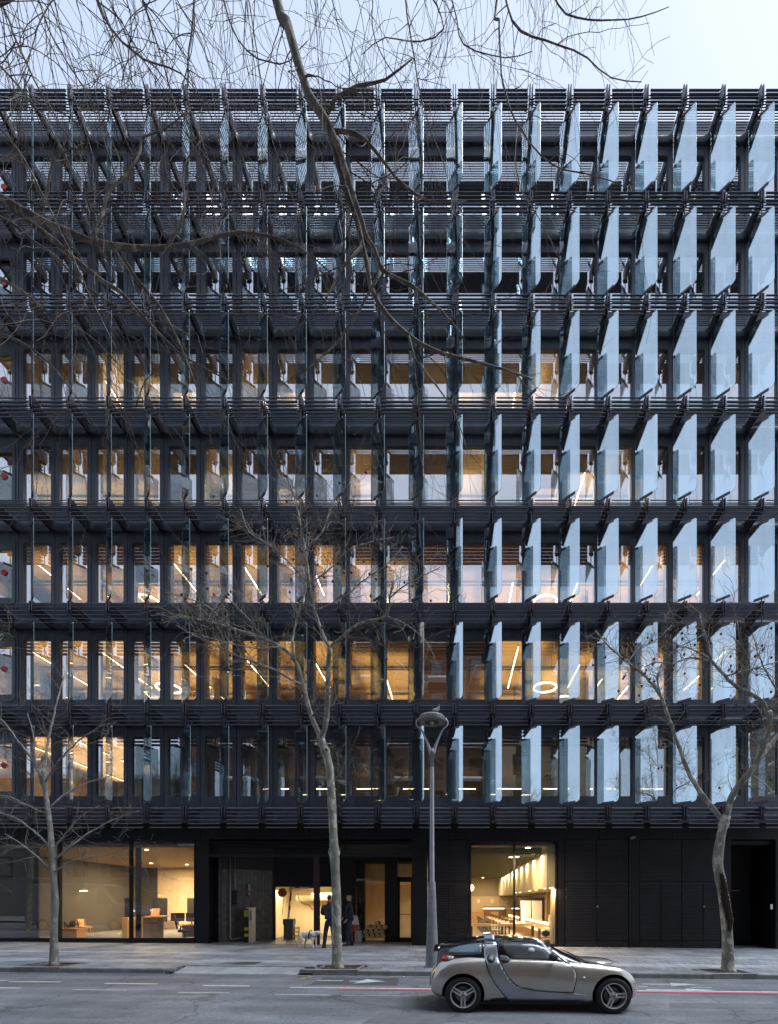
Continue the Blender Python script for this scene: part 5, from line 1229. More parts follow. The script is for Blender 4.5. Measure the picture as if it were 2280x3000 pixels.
limbs2 = [(up2 + FP([(1459, -40), (1462, 60), (1475, 250), (1510, 350), (1550, 412), (1587, 457), (1657, 498), (1715, 508), (1790, 530), (1860, 560)], 6.5), .05, .006, (4.0, .4, 1.2, .10, -.3, 2)),
    (FP([(1470, -60), (1500, 60), (1560, 110), (1640, 130), (1720, 170), (1790, 230), (1880, 240)], 6.8), .026, .006, (5, .4, 1.3, .10, -.3, 1)), (FP([(1600, -50), (1660, 40), (1760, 60), (1880, 50), (1960, 20)], 7.0), .022, .005, (3.0, .3, .9, .06, -.2, 1)),
    (FP([(1240, -60), (1300, 80), (1230, 120), (1130, 110), (1060, 160)], 7.2), .02, .005, S1), (FP([(1310, -60), (1340, 60), (1360, 130), (1480, 170), (1560, 150)], 7.0), .02, .005, S1), (FP([(1180, -60), (1210, 150), (1245, 330), (1300, 480), (1330, 620), (1300, 700)], 6.9), .022, .005, (4, .4, 1.2, .06, -.1, 1)),
    (FP([(1515, 370), (1510, 470), (1530, 560), (1580, 640), (1650, 780)], 6.6), .014, .004, (3.0, .4, 1.0, .10, -.2, 1)), (FP([(960, -60), (1000, 110), (1040, 230), (1120, 300)], 6.9), .016, .004, S1), (FP([(1090, -60), (1100, 120), (1180, 260), (1230, 420)], 6.6), .016, .004, S1)]
for pts, D in (([(820, -130), (1040, -70), (1260, -120), (1480, -60), (1640, -110)], 7.0), ([(1350, -160), (1600, -130), (1800, -90), (1880, -70)], 7.4)):
    limbs2.append((FP(pts, D), .025, .008, (6.5, .7, 2.4, .30, -1.2, 1)))
limbs2 = [(a, b_ * (.55 if i else .7), c * .8, d) for i, (a, b_, c, d) in enumerate(limbs2)]
big_tree('large bare tree right of the camera with thin drooping twigs at the top', base2, tr2, limbs2, 202, None)

# ---- more plane trees down the street, out of the frame to the left: the fins and windows mirror them
def plant_copy(src, x, label, rz):
    o = src.copy(); COL.objects.link(o); o.location = (x, 11.95, gz(x) + .09); o.rotation_euler = (0, 0, rz); tag(o, label, 'tree')
    for ch in src.children:
        if ch.name.split('.')[0] in ('trunk', 'branch', 'twigs'):
            c = ch.copy(); COL.objects.link(c); c.parent = o
PT = [o for o in COL.objects if o.name.startswith('plane_tree')]
for x, i, w, rz in ((-14.8, 1, 'first', 3.9), (-21.5, 0, 'second', 1.9), (-29.5, 1, 'third', .7), (-38, 0, 'fourth', 4.2), (-46, 1, 'fifth', 2.8)):
    plant_copy(PT[i], x, 'bare plane tree beyond the left edge, mirrored in the fins, %s down the row' % w, rz)
# ------------------------------------------------------------------ the silver coupe
from mathutils.bvhtree import BVHTree
def interp(tab, x):
    xs = [a for a, _ in tab]
    if x <= xs[0]: return tab[0][1]
    if x >= xs[-1]: return tab[-1][1]
    i = max(k for k in range(len(xs)) if xs[k] <= x); i = min(i, len(xs) - 2)
    g = lambda k: tab[max(0, min(len(tab) - 1, k))]
    x0, y0 = g(i); x1, y1 = g(i + 1); h = x1 - x0; t = (x - x0) / h
    def sl(k):
        a, b = g(k - 1), g(k + 1); return (b[1] - a[1]) / max(1e-6, b[0] - a[0])
    m0, m1 = sl(i) * h, sl(i + 1) * h; d = y1 - y0
    if abs(d) < 1e-9: m0 = m1 = 0
    else:
        m0 = max(min(m0 / d, 2.5), 0) * d; m1 = max(min(m1 / d, 2.5), 0) * d
    return (2 * t ** 3 - 3 * t * t + 1) * y0 + (t ** 3 - 2 * t * t + t) * m0 + (-2 * t ** 3 + 3 * t * t) * y1 + (t ** 3 - t * t) * m1
ZB_ = [(-.385, .36), (-.36, .28), (-.30, .24), (-.1, .19), (.3, .155), (2.2, .15), (2.7, .17), (2.88, .21), (2.98, .25), (3.04, .32)]
ZS_ = [(-.385, .50), (-.36, .56), (-.30, .66), (-.22, .755), (-.1, .80), (.14, .838), (.5, .85), (.9, .845), (1.3, .83), (1.75, .785), (2.0, .765), (2.3, .742), (2.5, .728), (2.7, .690), (2.85, .585), (2.97, .45), (3.04, .36)]
ZT_ = [(-.385, .54), (-.36, .62), (-.31, .70), (-.29, .80), (-.275, .985), (-.129, 1.045), (.098, 1.105), (.37, 1.152), (.6, 1.172), (.89, 1.181), (1.12, 1.177), (1.30, 1.155), (1.436, 1.112), (1.55, 1.055), (1.75, .955), (2.0, .835), (2.12, .785), (2.3, .772), (2.5, .735), (2.7, .672), (2.85, .585), (2.97, .47), (3.04, .40)]
WS_ = [(-.385, .50), (-.36, .58), (-.30, .66), (-.1, .755), (.14, .795), (.5, .772), (.9, .765), (1.3, .768), (1.75, .775), (2.0, .783), (2.3, .793), (2.5, .793), (2.7, .755), (2.85, .66), (2.97, .49), (3.04, .28)]
WR_ = [(-.385, .42), (-.30, .50), (-.1, .53), (.14, .56), (.5, .585), (.9, .59), (1.3, .575), (1.5, .57), (1.75, .60), (2.0, .66), (2.15, .68), (2.5, .66), (2.7, .60), (2.85, .5), (2.97, .36), (3.04, .2)]
ZE_ = [(-.385, .52), (-.36, .59), (-.30, .69), (-.28, .80), (-.265, .955), (-.1, .995), (.14, 1.03), (.5, 1.062), (.9, 1.074), (1.2, 1.060), (1.4, 1.020), (1.55, .97), (1.75, .88), (1.95, .80), (2.1, .768), (2.3, .755), (2.5, .735), (2.7, .69), (2.85, .588), (2.97, .46), (3.04, .38)]
def section(x):
    zb, zs, zt, ws, wr, ze = (interp(t, x) for t in (ZB_, ZS_, ZT_, WS_, WR_, ZE_)); hh = zs - zb
    bul = .016 * (math.exp(-((x - .14) / .30) ** 2) + math.exp(-((x - 2.5) / .32) ** 2))   # flared wings
    w = ws + bul
    return [(0, zb), (w * .70, zb), (w * .93, zb + .012), (w * .975, zb + hh * .16), (w, zb + hh * .42), (w * .992, zb + hh * .66), (w * .965, zs - .075 * min(1, hh / .5)), (w * .91, zs - .018), (w * .865, zs + (ze - zs) * .04),
            (w * .865 * .62 + wr * .38, zs + (ze - zs) * .45), (wr * 1.01, zs + (ze - zs) * .93), (wr * .93, ze + (zt - ze) * .35), (wr * .66, ze + (zt - ze) * .76), (wr * .34, ze + (zt - ze) * .94), (0, zt)]
def car_body():
    xs = [-.385, -.375, -.36, -.33, -.305, -.29, -.28, -.27, -.25, -.2] + [-.2 + .085 * i for i in range(1, 36)] + [2.83, 2.87, 2.92, 2.97, 3.01, 3.04]
    xs = sorted(set(round(x, 4) for x in xs)); secs = [section(x) for x in xs]; K = len(secs[0]); vs = []; fs = []; ms = []
    full = []
    for x, s in zip(xs, secs):
        ringp = [(x, -y, z) for y, z in s] + [(x, y, z) for y, z in s[-2:0:-1]]
        full.append(ringp); vs += ringp
    n = len(full[0])
    for i in range(len(xs) - 1):
        for k in range(n):
            k2 = (k + 1) % n; fs.append((i * n + k, (i + 1) * n + k, (i + 1) * n + k2, i * n + k2))
            kk = min(k, n - 1 - k); xm = (xs[i] + xs[i + 1]) / 2
            ms.append(1 if (kk >= 8 and -.285 < xm < 2.04) else (2 if kk < 2 else 0))
    fs.append(tuple(range(n))[::-1]); ms.append(0); e = (len(xs) - 1) * n; fs.append(tuple(range(e, e + n))); ms.append(0)
    b = MB(); b.v = vs; b.f = fs; b.m = ms; return b
PAINT = mat('champagne metallic paint', (.50, .462, .405), .17, .62, .10, 2.5, coat=1.0, rvar=.05); SEAM = mat('seam', (.004, .004, .004), .9, spec=.1); SILVER = mat('silver paint', (.40, .42, .45), .32, .8, coat=.5)
GLOSSB = mat('gloss black', (.006, .007, .009), .12, 0, coat=.5); CGLASS = mat('car glass', (.075, .085, .09), .03, 0, spec=1.0); RUB = mat('tyre rubber', (.014, .014, .015), .75, 0, .2, 20, .4, 60); PLB = mat('black plastic', (.016, .016, .018), .55)
ALLOY = mat('alloy', (.58, .58, .59), .42, .4, .08, 9); WELL = mat('wheel well', (.004, .004, .004), .9)
YC = 8.50
CAR = thing('sports_car', 'small champagne silver two-seat coupe with black roof parked in the road', 'car', (0, YC, -.027)); CAR.rotation_euler = (0, .006, 0)
WHX = (.144, 2.494); WR0 = .283
def cut_body():
    me = car_body().mesh('body', [PAINT, GLOSSB, WELL]); o = bpy.data.objects.new('tmp', me); COL.objects.link(o)
    md = o.modifiers.new('s', 'SUBSURF'); md.levels = 2; md.render_levels = 2
    cb = MB()
    for wx in WHX:
        for s in (-1, 1):
            cb.lathe([(.335, s * .46), (.335, s * 1.2)], 40, (wx, 0, WR0 + .005), 'y')
    co = bpy.data.objects.new('tmpc', cb.mesh('cut', WELL)); COL.objects.link(co)
    bo = o.modifiers.new('b', 'BOOLEAN'); bo.object = co; bo.operation = 'DIFFERENCE'; bo.solver = 'EXACT'; bo.material_mode = 'TRANSFER'
    dg = bpy.context.evaluated_depsgraph_get(); dg.update(); ev = o.evaluated_get(dg); nm = bpy.data.meshes.new_from_object(ev, depsgraph=dg)
    bm = bmesh.new(); bm.from_mesh(nm); tree = BVHTree.FromBMesh(bm); bm.free()
    bpy.data.objects.remove(o); bpy.data.objects.remove(co)
    nm.name = 'body'; nm.polygons.foreach_set('use_smooth', [True] * len(nm.polygons)); nm.set_sharp_from_angle(angle=R(38)); return nm, tree
BODYM, BT = cut_body()
_obj('body', BODYM, CAR)
def cz_(pt, D=7.78):                                  # zoomed photo point -> car side coordinates
    px, py = 1250 + pt[0] * .3869, 2700 + pt[1] * .3869; return ((px - VX) * D / F, CZ - (py - VY) * D / F + .027)
def side_y(x, z):
    h = BT.ray_cast(Vector((x, -3, z)), Vector((0, 1, 0)))
    return h[0].y if h[0] is not None else None
def skin_panel(name, poly, m, off=.004, parent=CAR, cell=.05, th=.006, smooth=True, both=True):
    bm = bmesh.new(); vs = [bm.verts.new((x, 0, z)) for x, z in poly]; bm.faces.new(vs)
    x0, x1 = min(p[0] for p in poly), max(p[0] for p in poly); z0, z1 = min(p[1] for p in poly), max(p[1] for p in poly)
    for ax, a, b in ((0, x0, x1), (2, z0, z1)):
        n = int((b - a) / cell)
        for i in range(1, n + 1):
            co = [0, 0, 0]; no = [0, 0, 0]; co[ax] = a + (b - a) * i / (n + 1); no[ax] = 1
            bmesh.ops.bisect_plane(bm, geom=bm.verts[:] + bm.edges[:] + bm.faces[:], plane_co=co, plane_no=no)
    ly = -.7; bad = []
    for v in bm.verts:
        y = side_y(v.co.x, v.co.z)
        if y is None or y > -.2: bad.append(v)
        else: v.co.y = y - off
    good = [v for v in bm.verts if v not in bad]
    for v in bad:
        if good: v.co.y = min(good, key=lambda g: (g.co.x - v.co.x) ** 2 + (g.co.z - v.co.z) ** 2).co.y
    bmesh.ops.recalc_face_normals(bm, faces=bm.faces)
    if sum(f.normal.y * f.calc_area() for f in bm.faces) > 0: bmesh.ops.reverse_faces(bm, faces=bm.faces[:])
    me = bpy.data.meshes.new(name); bm.to_mesh(me); bm.free(); me.materials.append(m)
    if smooth: me.polygons.foreach_set('use_smooth', [True] * len(me.polygons))
    o = _obj(name, me, parent); md = o.modifiers.new('t', 'SOLIDIFY'); md.thickness = th; md.offset = -1
    if both:
        mb = me.copy(); bmm = bmesh.new(); bmm.from_mesh(mb)
        for v in bmm.verts: v.co.y = -v.co.y
        bmesh.ops.reverse_faces(bmm, faces=bmm.faces[:]); bmm.to_mesh(mb); bmm.free()
        o2 = _obj(name, mb, parent); md = o2.modifiers.new('t', 'SOLIDIFY'); md.thickness = th; md.offset = -1
    return o
def ctr(pts, n=4):                                    # smooth an open list of points
    v = [Vector((a, b, 0)) for a, b in pts]; return [(q.x, q.y) for q in spline(v, max(4, 40 / n))]
def strip(name, pts, w, m, off):                      # a seam: narrow ribbon following the panel edge
    P = [Vector((x, z)) for x, z in pts]; L, Rr = [], []
    for i, p in enumerate(P):
        t = (P[min(i + 1, len(P) - 1)] - P[max(0, i - 1)]).normalized(); nrm = Vector((-t.y, t.x)); L.append(p + nrm * w / 2); Rr.append(p - nrm * w / 2)
    b = MB(); 
    for s in (-1, 1):
        vs = []
        for q in L + Rr:
            y = side_y(q.x, q.y); y = -.7 if y is None else y; vs.append((q.x, (y - off) if s < 0 else -(y - off), q.y))
        n = len(L); b.add(vs, [(i, i + 1, n + i + 1, n + i) for i in range(n - 1)])
    b.build(name, m, CAR)
C = lambda pts, D=7.78: [cz_(p, D) for p in pts]
left_edge = [(446, 112), (438, 180), (436, 235), (442, 290), (462, 350), (490, 420), (530, 485), (570, 535), (600, 575), (622, 600)]
door_low = [(1190, 546), (1100, 535), (940, 524), (800, 510), (740, 500), (690, 484), (648, 454), (602, 395), (572, 340), (550, 292), (538, 240), (530, 170), (522, 112)]
skin_panel('side_blade', C(ctr(left_edge)) + C([(1172, 601), (1207, 560)]) + C(ctr(door_low)), SILVER, .007)
door_top = [(640, 279), (760, 284), (900, 291), (1052, 303)]; door_front = [(1075, 310), (1105, 340), (1124, 378), (1127, 425), (1116, 480), (1104, 533)]
dl = [p for p in door_low if p[0] < 1100 and p[1] > 300]
door = skin_panel('door', C(door_top + door_front + ctr([(1100, 534)] + dl) + [(556, 296), (600, 285)]), PAINT, .005)
strip('door_seam', C(ctr([(1052, 303)] + door_front)), .011, SEAM, .0075); strip('door_seam', C(ctr([(1104, 533)] + dl + [(550, 290)])), .010, SEAM, .0085)
strip('blade_seam', C(ctr(left_edge[3:])), .010, SEAM, .0085)
win_out = [(528, 150), (600, 147), (700, 146), (800, 151), (868, 168), (930, 208), (990, 256), (1042, 300), (900, 289), (760, 281), (640, 276), (560, 258), (538, 215)]
skin_panel('window_frame', C(win_out, 7.95), GLOSSB, .004)
sw = skin_panel('side_window', C([(560, 163), (620, 157), (700, 155), (800, 160), (862, 178), (920, 215), (970, 256), (1000, 284), (900, 282), (760, 274), (640, 268), (596, 232)], 7.95), CGLASS, .008)
skin_panel('rear_side_frame', C([(134, 246), (160, 190), (250, 155), (350, 138), (440, 128), (434, 268), (300, 262), (180, 262)], 7.95), GLOSSB, .003)
skin_panel('rear_side_window', C([(160, 234), (175, 208), (250, 182), (340, 166), (415, 160), (412, 215), (405, 238), (280, 242)], 7.95), mat('rear glass', (.10, .14, .17), .05, 0, spec=1.0), .007)
skin_panel('windscreen_pillar', C([(846, 128), (866, 134), (915, 168), (985, 225), (1072, 302), (1046, 301), (990, 252), (930, 204), (868, 164), (850, 158)], 7.95), SILVER, .009)
skin_panel('tail_lamp', C([(100, 262), (130, 258), (175, 260), (208, 266), (198, 284), (165, 300), (128, 306), (104, 300)]), mat('tail lamp red', (.30, .02, .02), .1, 0, coat=.5), .008); skin_panel('lamp_lens', C([(152, 261), (205, 267), (196, 283), (160, 300)]), mat('clear lens', (.35, .35, .37), .1), .011)
cir = lambda cx, cy, rx, ry, n=20: [(cx + rx * math.cos(2 * math.pi * i / n), cy + ry * math.sin(2 * math.pi * i / n)) for i in range(n)]
skin_panel('fuel_cap', C(cir(487, 278, 32, 31)), PLB, .012); skin_panel('fuel_cap_ring', C(cir(487, 278, 18, 18)), M['grey'], .016)
skin_panel('door_handle', C([(540, 256), (572, 254), (606, 260), (630, 276), (630, 294), (610, 305), (575, 308), (556, 296), (546, 276)]), PLB, .012); skin_panel('handle_grip', C([(560, 288), (612, 286), (612, 293), (564, 295)]), GLOSSB, .018)
skin_panel('side_indicator', C(cir(1183, 416, 14, 9)), mat('pale lens', (.5, .47, .42), .2), .012)
skin_panel('sill_vent', C([(470, 600), (500, 580), (600, 572), (618, 600)]), PLB, .009)
# wing mirror, roof fins, spoiler, wipers, bonnet bulge, underside
for s in (-1, 1):
    x, z = cz_((962, 266), 7.6); o = MB().ball((0, 0, 0), .085, 12, 8, (.85, 1.0, .80)).build('wing_mirror', PLB, CAR, True, loc=(x, s * .86, z)); MB().tube([(0, 0, -.05), (.03, -s * .13, -.06)], .025, 8).build('mirror_arm', PLB, o)
    x, z = cz_((437, 107), 8.1); MB().ball((0, 0, 0), .075, 14, 8, (1.75, .55, .22)).build('roof_fin', SILVER, CAR, True, loc=(x if s < 0 else x + .01, s * .36, 1.125))
b = MB(); ys = [-.50, -.3, 0, .3, .50]
vs = [(-.24, y, 1.022 - .05 * (abs(y) / .5) ** 2) for y in ys] + [(-.335, y, 1.005 - .05 * (abs(y) / .5) ** 2) for y in ys] + [(-.24, y, .99 - .05 * (abs(y) / .5) ** 2) for y in ys] + [(-.33, y, .985 - .05 * (abs(y) / .5) ** 2) for y in ys]
fs = [(i, i + 1, 5 + i + 1, 5 + i) for i in range(4)] + [(10 + i, 10 + i + 1, 15 + i + 1, 15 + i) for i in range(4)] + [(5 + i, 5 + i + 1, 15 + i + 1, 15 + i) for i in range(4)] + [(i, i + 1, 10 + i + 1, 10 + i) for i in range(4)]
b.add(vs, fs); b.build('spoiler', GLOSSB, CAR, True)
b = MB(); b.ball((2.30, 0, .735), .1, 16, 10, (4.2, 3.9, .75)); b.build('bonnet_bulge', PAINT, CAR, True)
MB().box(2.02, 2.14, -.62, .62, .775, .80).build('cowl', PLB, CAR, bevel=.01)
for y0, y1 in ((-.55, -.05), (0, .5)): MB().tube([(2.10, y0, .80), (2.0, (y0 + y1) / 2, .86), (1.93, y1, .90)], .008, 5).build('wiper', PLB, CAR)
MB().tube([(2.02, -.6, .79), (1.96, -.6, .90)], .005, 5).build('aerial', PLB, CAR)
MB().box(.35, 2.25, -.66, .66, .13, .165).build('underbody', PLB, CAR)
MB().box(-.40, -.36, -.35, .35, .36, .50).build('rear_grille', PLB, CAR, bevel=.01)
# wheels
def tyre(): return MB().lathe([(.196, -.085), (.205, -.098), (.245, -.102), (.270, -.092), (.281, -.07), (.283, -.03), (.283, .03), (.281, .07), (.27, .092), (.245, .1), (.2, .095), (.196, .085)], 44, axis='y')
def tyre_mesh():
    b = tyre(); b.f = b.f[:-2]; b.m = b.m[:-2]; return b.mesh('wheel', RUB, 40)
TY = tyre_mesh()
RIM = MB().lathe([(.205, -.094), (.197, -.099), (.190, -.095), (.184, -.06), (.178, .04), (.178, .06), (.200, .07)], 44, axis='y')
RIM.f = RIM.f[:-2]; RIM.m = RIM.m[:-2]; RIMM = RIM.mesh('rim', ALLOY, 50)
SP = MB(); 
for s in (-1, 1): SP.add([(s * .010, -.082, .035), (s * .040, -.082, .035), (s * .036, -.088, .184), (s * .012, -.088, .184), (s * .012, -.06, .035), (s * .038, -.06, .035), (s * .034, -.062, .184), (s * .014, -.062, .184)], [(0, 1, 2, 3), (4, 5, 6, 7), (0, 1, 5, 4), (1, 2, 6, 5), (2, 3, 7, 6), (3, 0, 4, 7)])
SPM = SP.mesh('spoke', ALLOY); HUB = MB().lathe([(.06, -.05), (.062, -.078), (.05, -.088), (.03, -.092), (.028, -.094)], 20, axis='y').mesh('hub', ALLOY, 40); CAP = MB().lathe([(.026, -.095), (.026, -.099)], 16, axis='y').mesh('hub_cap', M['grey']); BOL = MB().lathe([(.011, -.086), (.011, -.094)], 8, axis='y').mesh('wheel_bolt', M['black'])
DSC = MB().lathe([(.125, 0), (.125, .01)], 24, axis='y').mesh('brake_disc', mat('brake disc', (.16, .15, .14), .4, .8)); BAK = MB().lathe([(.178, .045), (.178, .05)], 24, axis='y').mesh('wheel_back', M['black'])
for wx, a0 in zip(WHX, (180, 205)):
    for s in (-1, 1):
        w = _obj('wheel', TY, CAR, (wx, s * .695, WR0)); w.rotation_euler = (0, 0, 0 if s < 0 else math.pi)
        _obj('rim', RIMM, w); _obj('hub', HUB, w); _obj('hub_cap', CAP, w); _obj('brake_disc', DSC, w); _obj('wheel_back', BAK, w)
        for i in range(3):
            _obj('spoke', SPM, w, rot=(0, R(a0 + 120 * i), 0))
            a = R(a0 + 60 + 120 * i); _obj('wheel_bolt', BOL, w, (.046 * math.sin(a), 0, .046 * math.cos(a)))
# steering wheel and headrests are hidden by the dark glass; a round sticker shows in the side window
skin_panel('window_sticker', C(cir(785, 210, 27, 20), 7.95), mat('pale sticker', (.32, .36, .34), .4), .011, both=False)
# ------------------------------------------------------------------ street lamp and pigeon
DL = 12.2; lx = (1266 - VX) * DL / F; lz = gz(lx) + .13
GALV = mat('brushed galvanised steel', (.42, .425, .44), .5, .25, .12, 5, rvar=.08)
LAMP = thing('street_lamp', 'tall grey street lamp with forked arms carrying a round flat head', 'street lamp', (lx, DL, lz))
def lz_(py): return CZ + (VY - py) * DL / F - lz
z1, z2, z3 = lz_(2583), lz_(2248), lz_(2212)
MB().lathe([(.165, 0), (.160, .03), (.145, .6), (.115, 1.2), (.085, z1 - .03), (.075, z1)], 24).build('sleeve', mat('sleeve steel', (.24, .24, .25), .6, .2, .15, 6), LAMP, 40)
b = MB(); nh = 14
for sgn in (-1, 1):
    for i in range(nh):
        pts = []
        for k in range(15):
            z = .02 + (z1 - .05) * k / 14; rr_ = .162 + (.083 - .162) * (k / 14); a = 2 * math.pi * i / nh + sgn * 1.8 * math.pi * (k / 14)
            pts.append((rr_ * math.cos(a), rr_ * math.sin(a), z))
        b.tube(pts, .0045, 3, cap=False)
b.build('diamond_mesh', GALV, LAMP, fix=False)
MB().lathe([(.058, z1 - .02), (.056, z1 + .8), (.050, z2), (.050, z2 + .001)], 20).build('pole', GALV, LAMP, 40)
MB().lathe([(.046, z2 + .003), (.052, z2 + .35), (.052, z3), (.07, z3 + .10), (.03, z3 + .16)], 20).build('fork_neck', GALV, LAMP, True)
ax = .385; zt = lz_(2117)
for s in (-1, 1):
    pts = spline([Vector((s * .03, 0, z3 + .02)), Vector((s * .10, 0, z3 + .26)), Vector((s * .25, 0, z3 + .60)), Vector((s * (ax - .02), 0, zt - .08)), Vector((s * ax, 0, zt + .02)), Vector((s * (ax - .05), 0, zt + .09)), Vector((s * .30, 0, zt + .12))], .05)
    MB().tube(pts, [.045 - .023 * min(1, i / (len(pts) * .5)) for i in range(len(pts))], 10).build('arm', GALV, LAMP, True)
hz0 = lz_(2117)
hd = MB().lathe([(.18, .0), (.31, .0), (.325, .02), (.33, .11), (.28, .16), (.12, .19), (.01, .20)], 40).build('lamp_head', mat('lamp head', (.20, .195, .17), .6, .2, .2, 14), LAMP, 40, loc=(0, 0, hz0))
MB().lathe([(.18, .004), (.18, .05), (.01, .06)], 32).build('reflector', mat('reflector', (.18, .18, .17), .25, .6), hd, loc=(0, 0, -.006))
MB().ball((0, 0, .02), .06, 12, 8).build('bulb', mat('frosted bulb', (.55, .52, .45), .3), hd, True)
b = MB()
for i in range(56):
    a = 2 * math.pi * i / 56; b.box(.326, .334, -.006, .006, .02, .105); b.v[-8:] = [(x * math.cos(a) - y * math.sin(a), x * math.sin(a) + y * math.cos(a), z) for x, y, z in b.v[-8:]]
b.build('cooling_ribs', GALV, hd)
PG = thing('pigeon', 'grey pigeon sitting on top of the street lamp head', 'pigeon', (lx + .10, DL - .02, lz + hz0 + .19))
b = MB(); b.tube([(-.12, 0, .045), (-.07, 0, .065), (0, 0, .10), (.05, 0, .14), (.065, 0, .19), (.066, 0, .215)], [.008, .03, .058, .05, .028, .02], 12); b.ball((.07, 0, .225), .028, 10, 6); b.build('body', mat('pigeon plumage', (.28, .31, .36), .8, 0, .35, 30, var2=(.10, .11, .14)), PG, True)
MB().tube([(.09, 0, .222), (.115, 0, .214)], [.008, .002], 6).build('beak', M['black'], PG)
MB().prism([(-.15, .045), (-.09, .05), (-.09, .075), (-.15, .06)], -.025, .025).build('tail', mat('tail feathers', (.10, .11, .13), .8), PG)
for s in (-1, 1):
    MB().ball((-.015, s * .045, .10), .05, 10, 6, (1.5, .3, .75)).build('wing', mat('wing grey', (.42, .44, .48), .8), PG, True); MB().tube([(.01, s * .018, .05), (.015, s * .02, 0)], .005, 5).build('leg', M['red'], PG)

# ------------------------------------------------------------------ people and dog
def skinned(name, verts, edges, m, parent, sub=2, root=0, smooth=True):
    """verts: (x, y, z, rx[, ry]); grows one continuous surface over the skeleton"""
    me = bpy.data.meshes.new(name); me.from_pydata([v[:3] for v in verts], edges, []); o = bpy.data.objects.new('tmp', me); COL.objects.link(o)
    md = o.modifiers.new('skin', 'SKIN'); md.use_smooth_shade = True; md.branch_smoothing = .6
    sv = me.skin_vertices[0].data
    for i, v in enumerate(verts): sv[i].radius = (v[3], v[4] if len(v) > 4 else v[3]); sv[i].use_root = (i == root)
    ss = o.modifiers.new('sub', 'SUBSURF'); ss.levels = ss.render_levels = sub
    dg = bpy.context.evaluated_depsgraph_get(); dg.update(); nm = bpy.data.meshes.new_from_object(o.evaluated_get(dg), depsgraph=dg); bpy.data.objects.remove(o)
    nm.materials.clear(); nm.materials.append(m); nm.polygons.foreach_set('use_smooth', [True] * len(nm.polygons)); nm.name = name
    return _obj(name, nm, parent)
SKINM = mat('skin', (.48, .28, .21), .55, 0, .06, 20)
def person(label, loc, rz, h, jm, tm, hairm, shoem, larm, rarm, stance, headturn=0.0, collar=None, hair_len=.0, jacket_len=.78, bulk=1.0):
    """local frame: faces -Y; larm/rarm: elbow and wrist (x, y, z) for the person's own sides; stance: foot offsets"""
    t = thing('person', label, 'person', loc, rz); k = h / 1.80
    s = lambda *a: tuple(v * k for v in a)
    hip, chest, neck, head = (0, 0, .93), (0, .0, 1.36), (0, .01, 1.50), (0, -.015, 1.66)
    fl, fr = stance
    V = [s(*hip, .10, .07), s(0, 0, 1.14, .095, .07), s(*chest, .10, .07), s(*neck, .052), s(0, -.005, 1.565, .058), s(0, -.012, 1.63, .078, .090), s(0, -.012, 1.70, .080, .094), s(0, -.01, 1.765, .05, .06)]
    E = [(0, 1), (1, 2), (2, 3), (3, 4), (4, 5), (5, 6), (6, 7)]
    def chain(start, pts):
        a = start
        for p in pts: V.append(s(*p)); E.append((a, len(V) - 1)); a = len(V) - 1
        return a
    for sx, (el, wr), ft in ((-1, rarm, fr), (1, larm, fl)):
        w = chain(2, [(sx * .17, .0, 1.41, .040), (el[0], el[1], el[2], .034), (wr[0], wr[1], wr[2], .028)])
        d = (Vector(wr) - Vector(el)).normalized(); side = Vector((0, -1, 0)) if abs(d.y) < .6 else Vector((-sx, 0, 0))
        pc = Vector(wr) + d * .05; V.append(s(*pc, .036, .018)); E.append((w, len(V) - 1)); pm = len(V) - 1
        for f, L in ((-.75, .075), (-.25, .09), (.25, .085), (.75, .065)):
            r0 = pc + d * .035 + side * f * .03; tip = r0 + d * L * .7 - Vector((sx, 0, 0)) * .015
            V.append(s(*r0, .010)); E.append((pm, len(V) - 1)); V.append(s(*tip, .008)); E.append((len(V) - 2, len(V) - 1))
        th = pc - d * .01 + side * .035; V.append(s(*th, .011)); E.append((pm, len(V) - 1)); V.append(s(*(th + d * .045 + side * .012), .009)); E.append((len(V) - 2, len(V) - 1))
        chain(0, [(sx * .09, 0, .84, .06), (ft[0] * .55 + sx * .045, ft[1] * .5 - .015, .49, .045), (ft[0], ft[1] + .01, .10, .034), (ft[0] + sx * .01, ft[1] - .10, .04, .028)])
    skinned('body', V, E, SKINM, t)
    # face: nose, brows, ears, eyes, mouth as small shapes turned with the head
    hd = _obj('face', MB().add([(0, -.105, .0), (-.017, -.088, -.012), (.017, -.088, -.012), (0, -.092, .045)], [(0, 1, 2), (0, 1, 3), (0, 2, 3)]).mesh('nose', SKINM), t, s(0, -.012, 1.65), headturn)
    for sx in (-1, 1):
        MB().ball((sx * .082, .01, .0), .026, 8, 6, (.35, .8, 1.2)).build('ear', SKINM, hd, True); MB().ball((sx * .030, -.083, .035), .010, 8, 5, (1.3, .6, .7)).build('eye', M['black'], hd, True)
    MB().box(-.024, .024, -.092, -.085, -.045, -.038).build('mouth', mat('lips', (.30, .12, .10), .6), hd)
    hb = MB(); hb.ball((0, .012, .028), .1, 14, 9, (.86, 1.0, .98)); hb.f = [f for f in hb.f if all((hb.v[i][2] > .06 or hb.v[i][1] > .012) and hb.v[i][2] > -.055 for i in f)]; hb.m = [0] * len(hb.f)
    hb.build('hair', hairm, hd, True)
    # clothes follow the same skeleton a little outside it
    jz = jacket_len
    JV = [s(0, .005, jz, .19 * bulk, .145 * bulk), s(0, .005, 1.0, .185 * bulk, .145 * bulk), s(0, 0, 1.16, .185 * bulk, .145 * bulk), s(0, 0, 1.36, .20, .14), s(0, .01, 1.475, .085, .08), s(0, .01, 1.53, .072, .074)]
    JE = [(0, 1), (1, 2), (2, 3), (3, 4), (4, 5)]
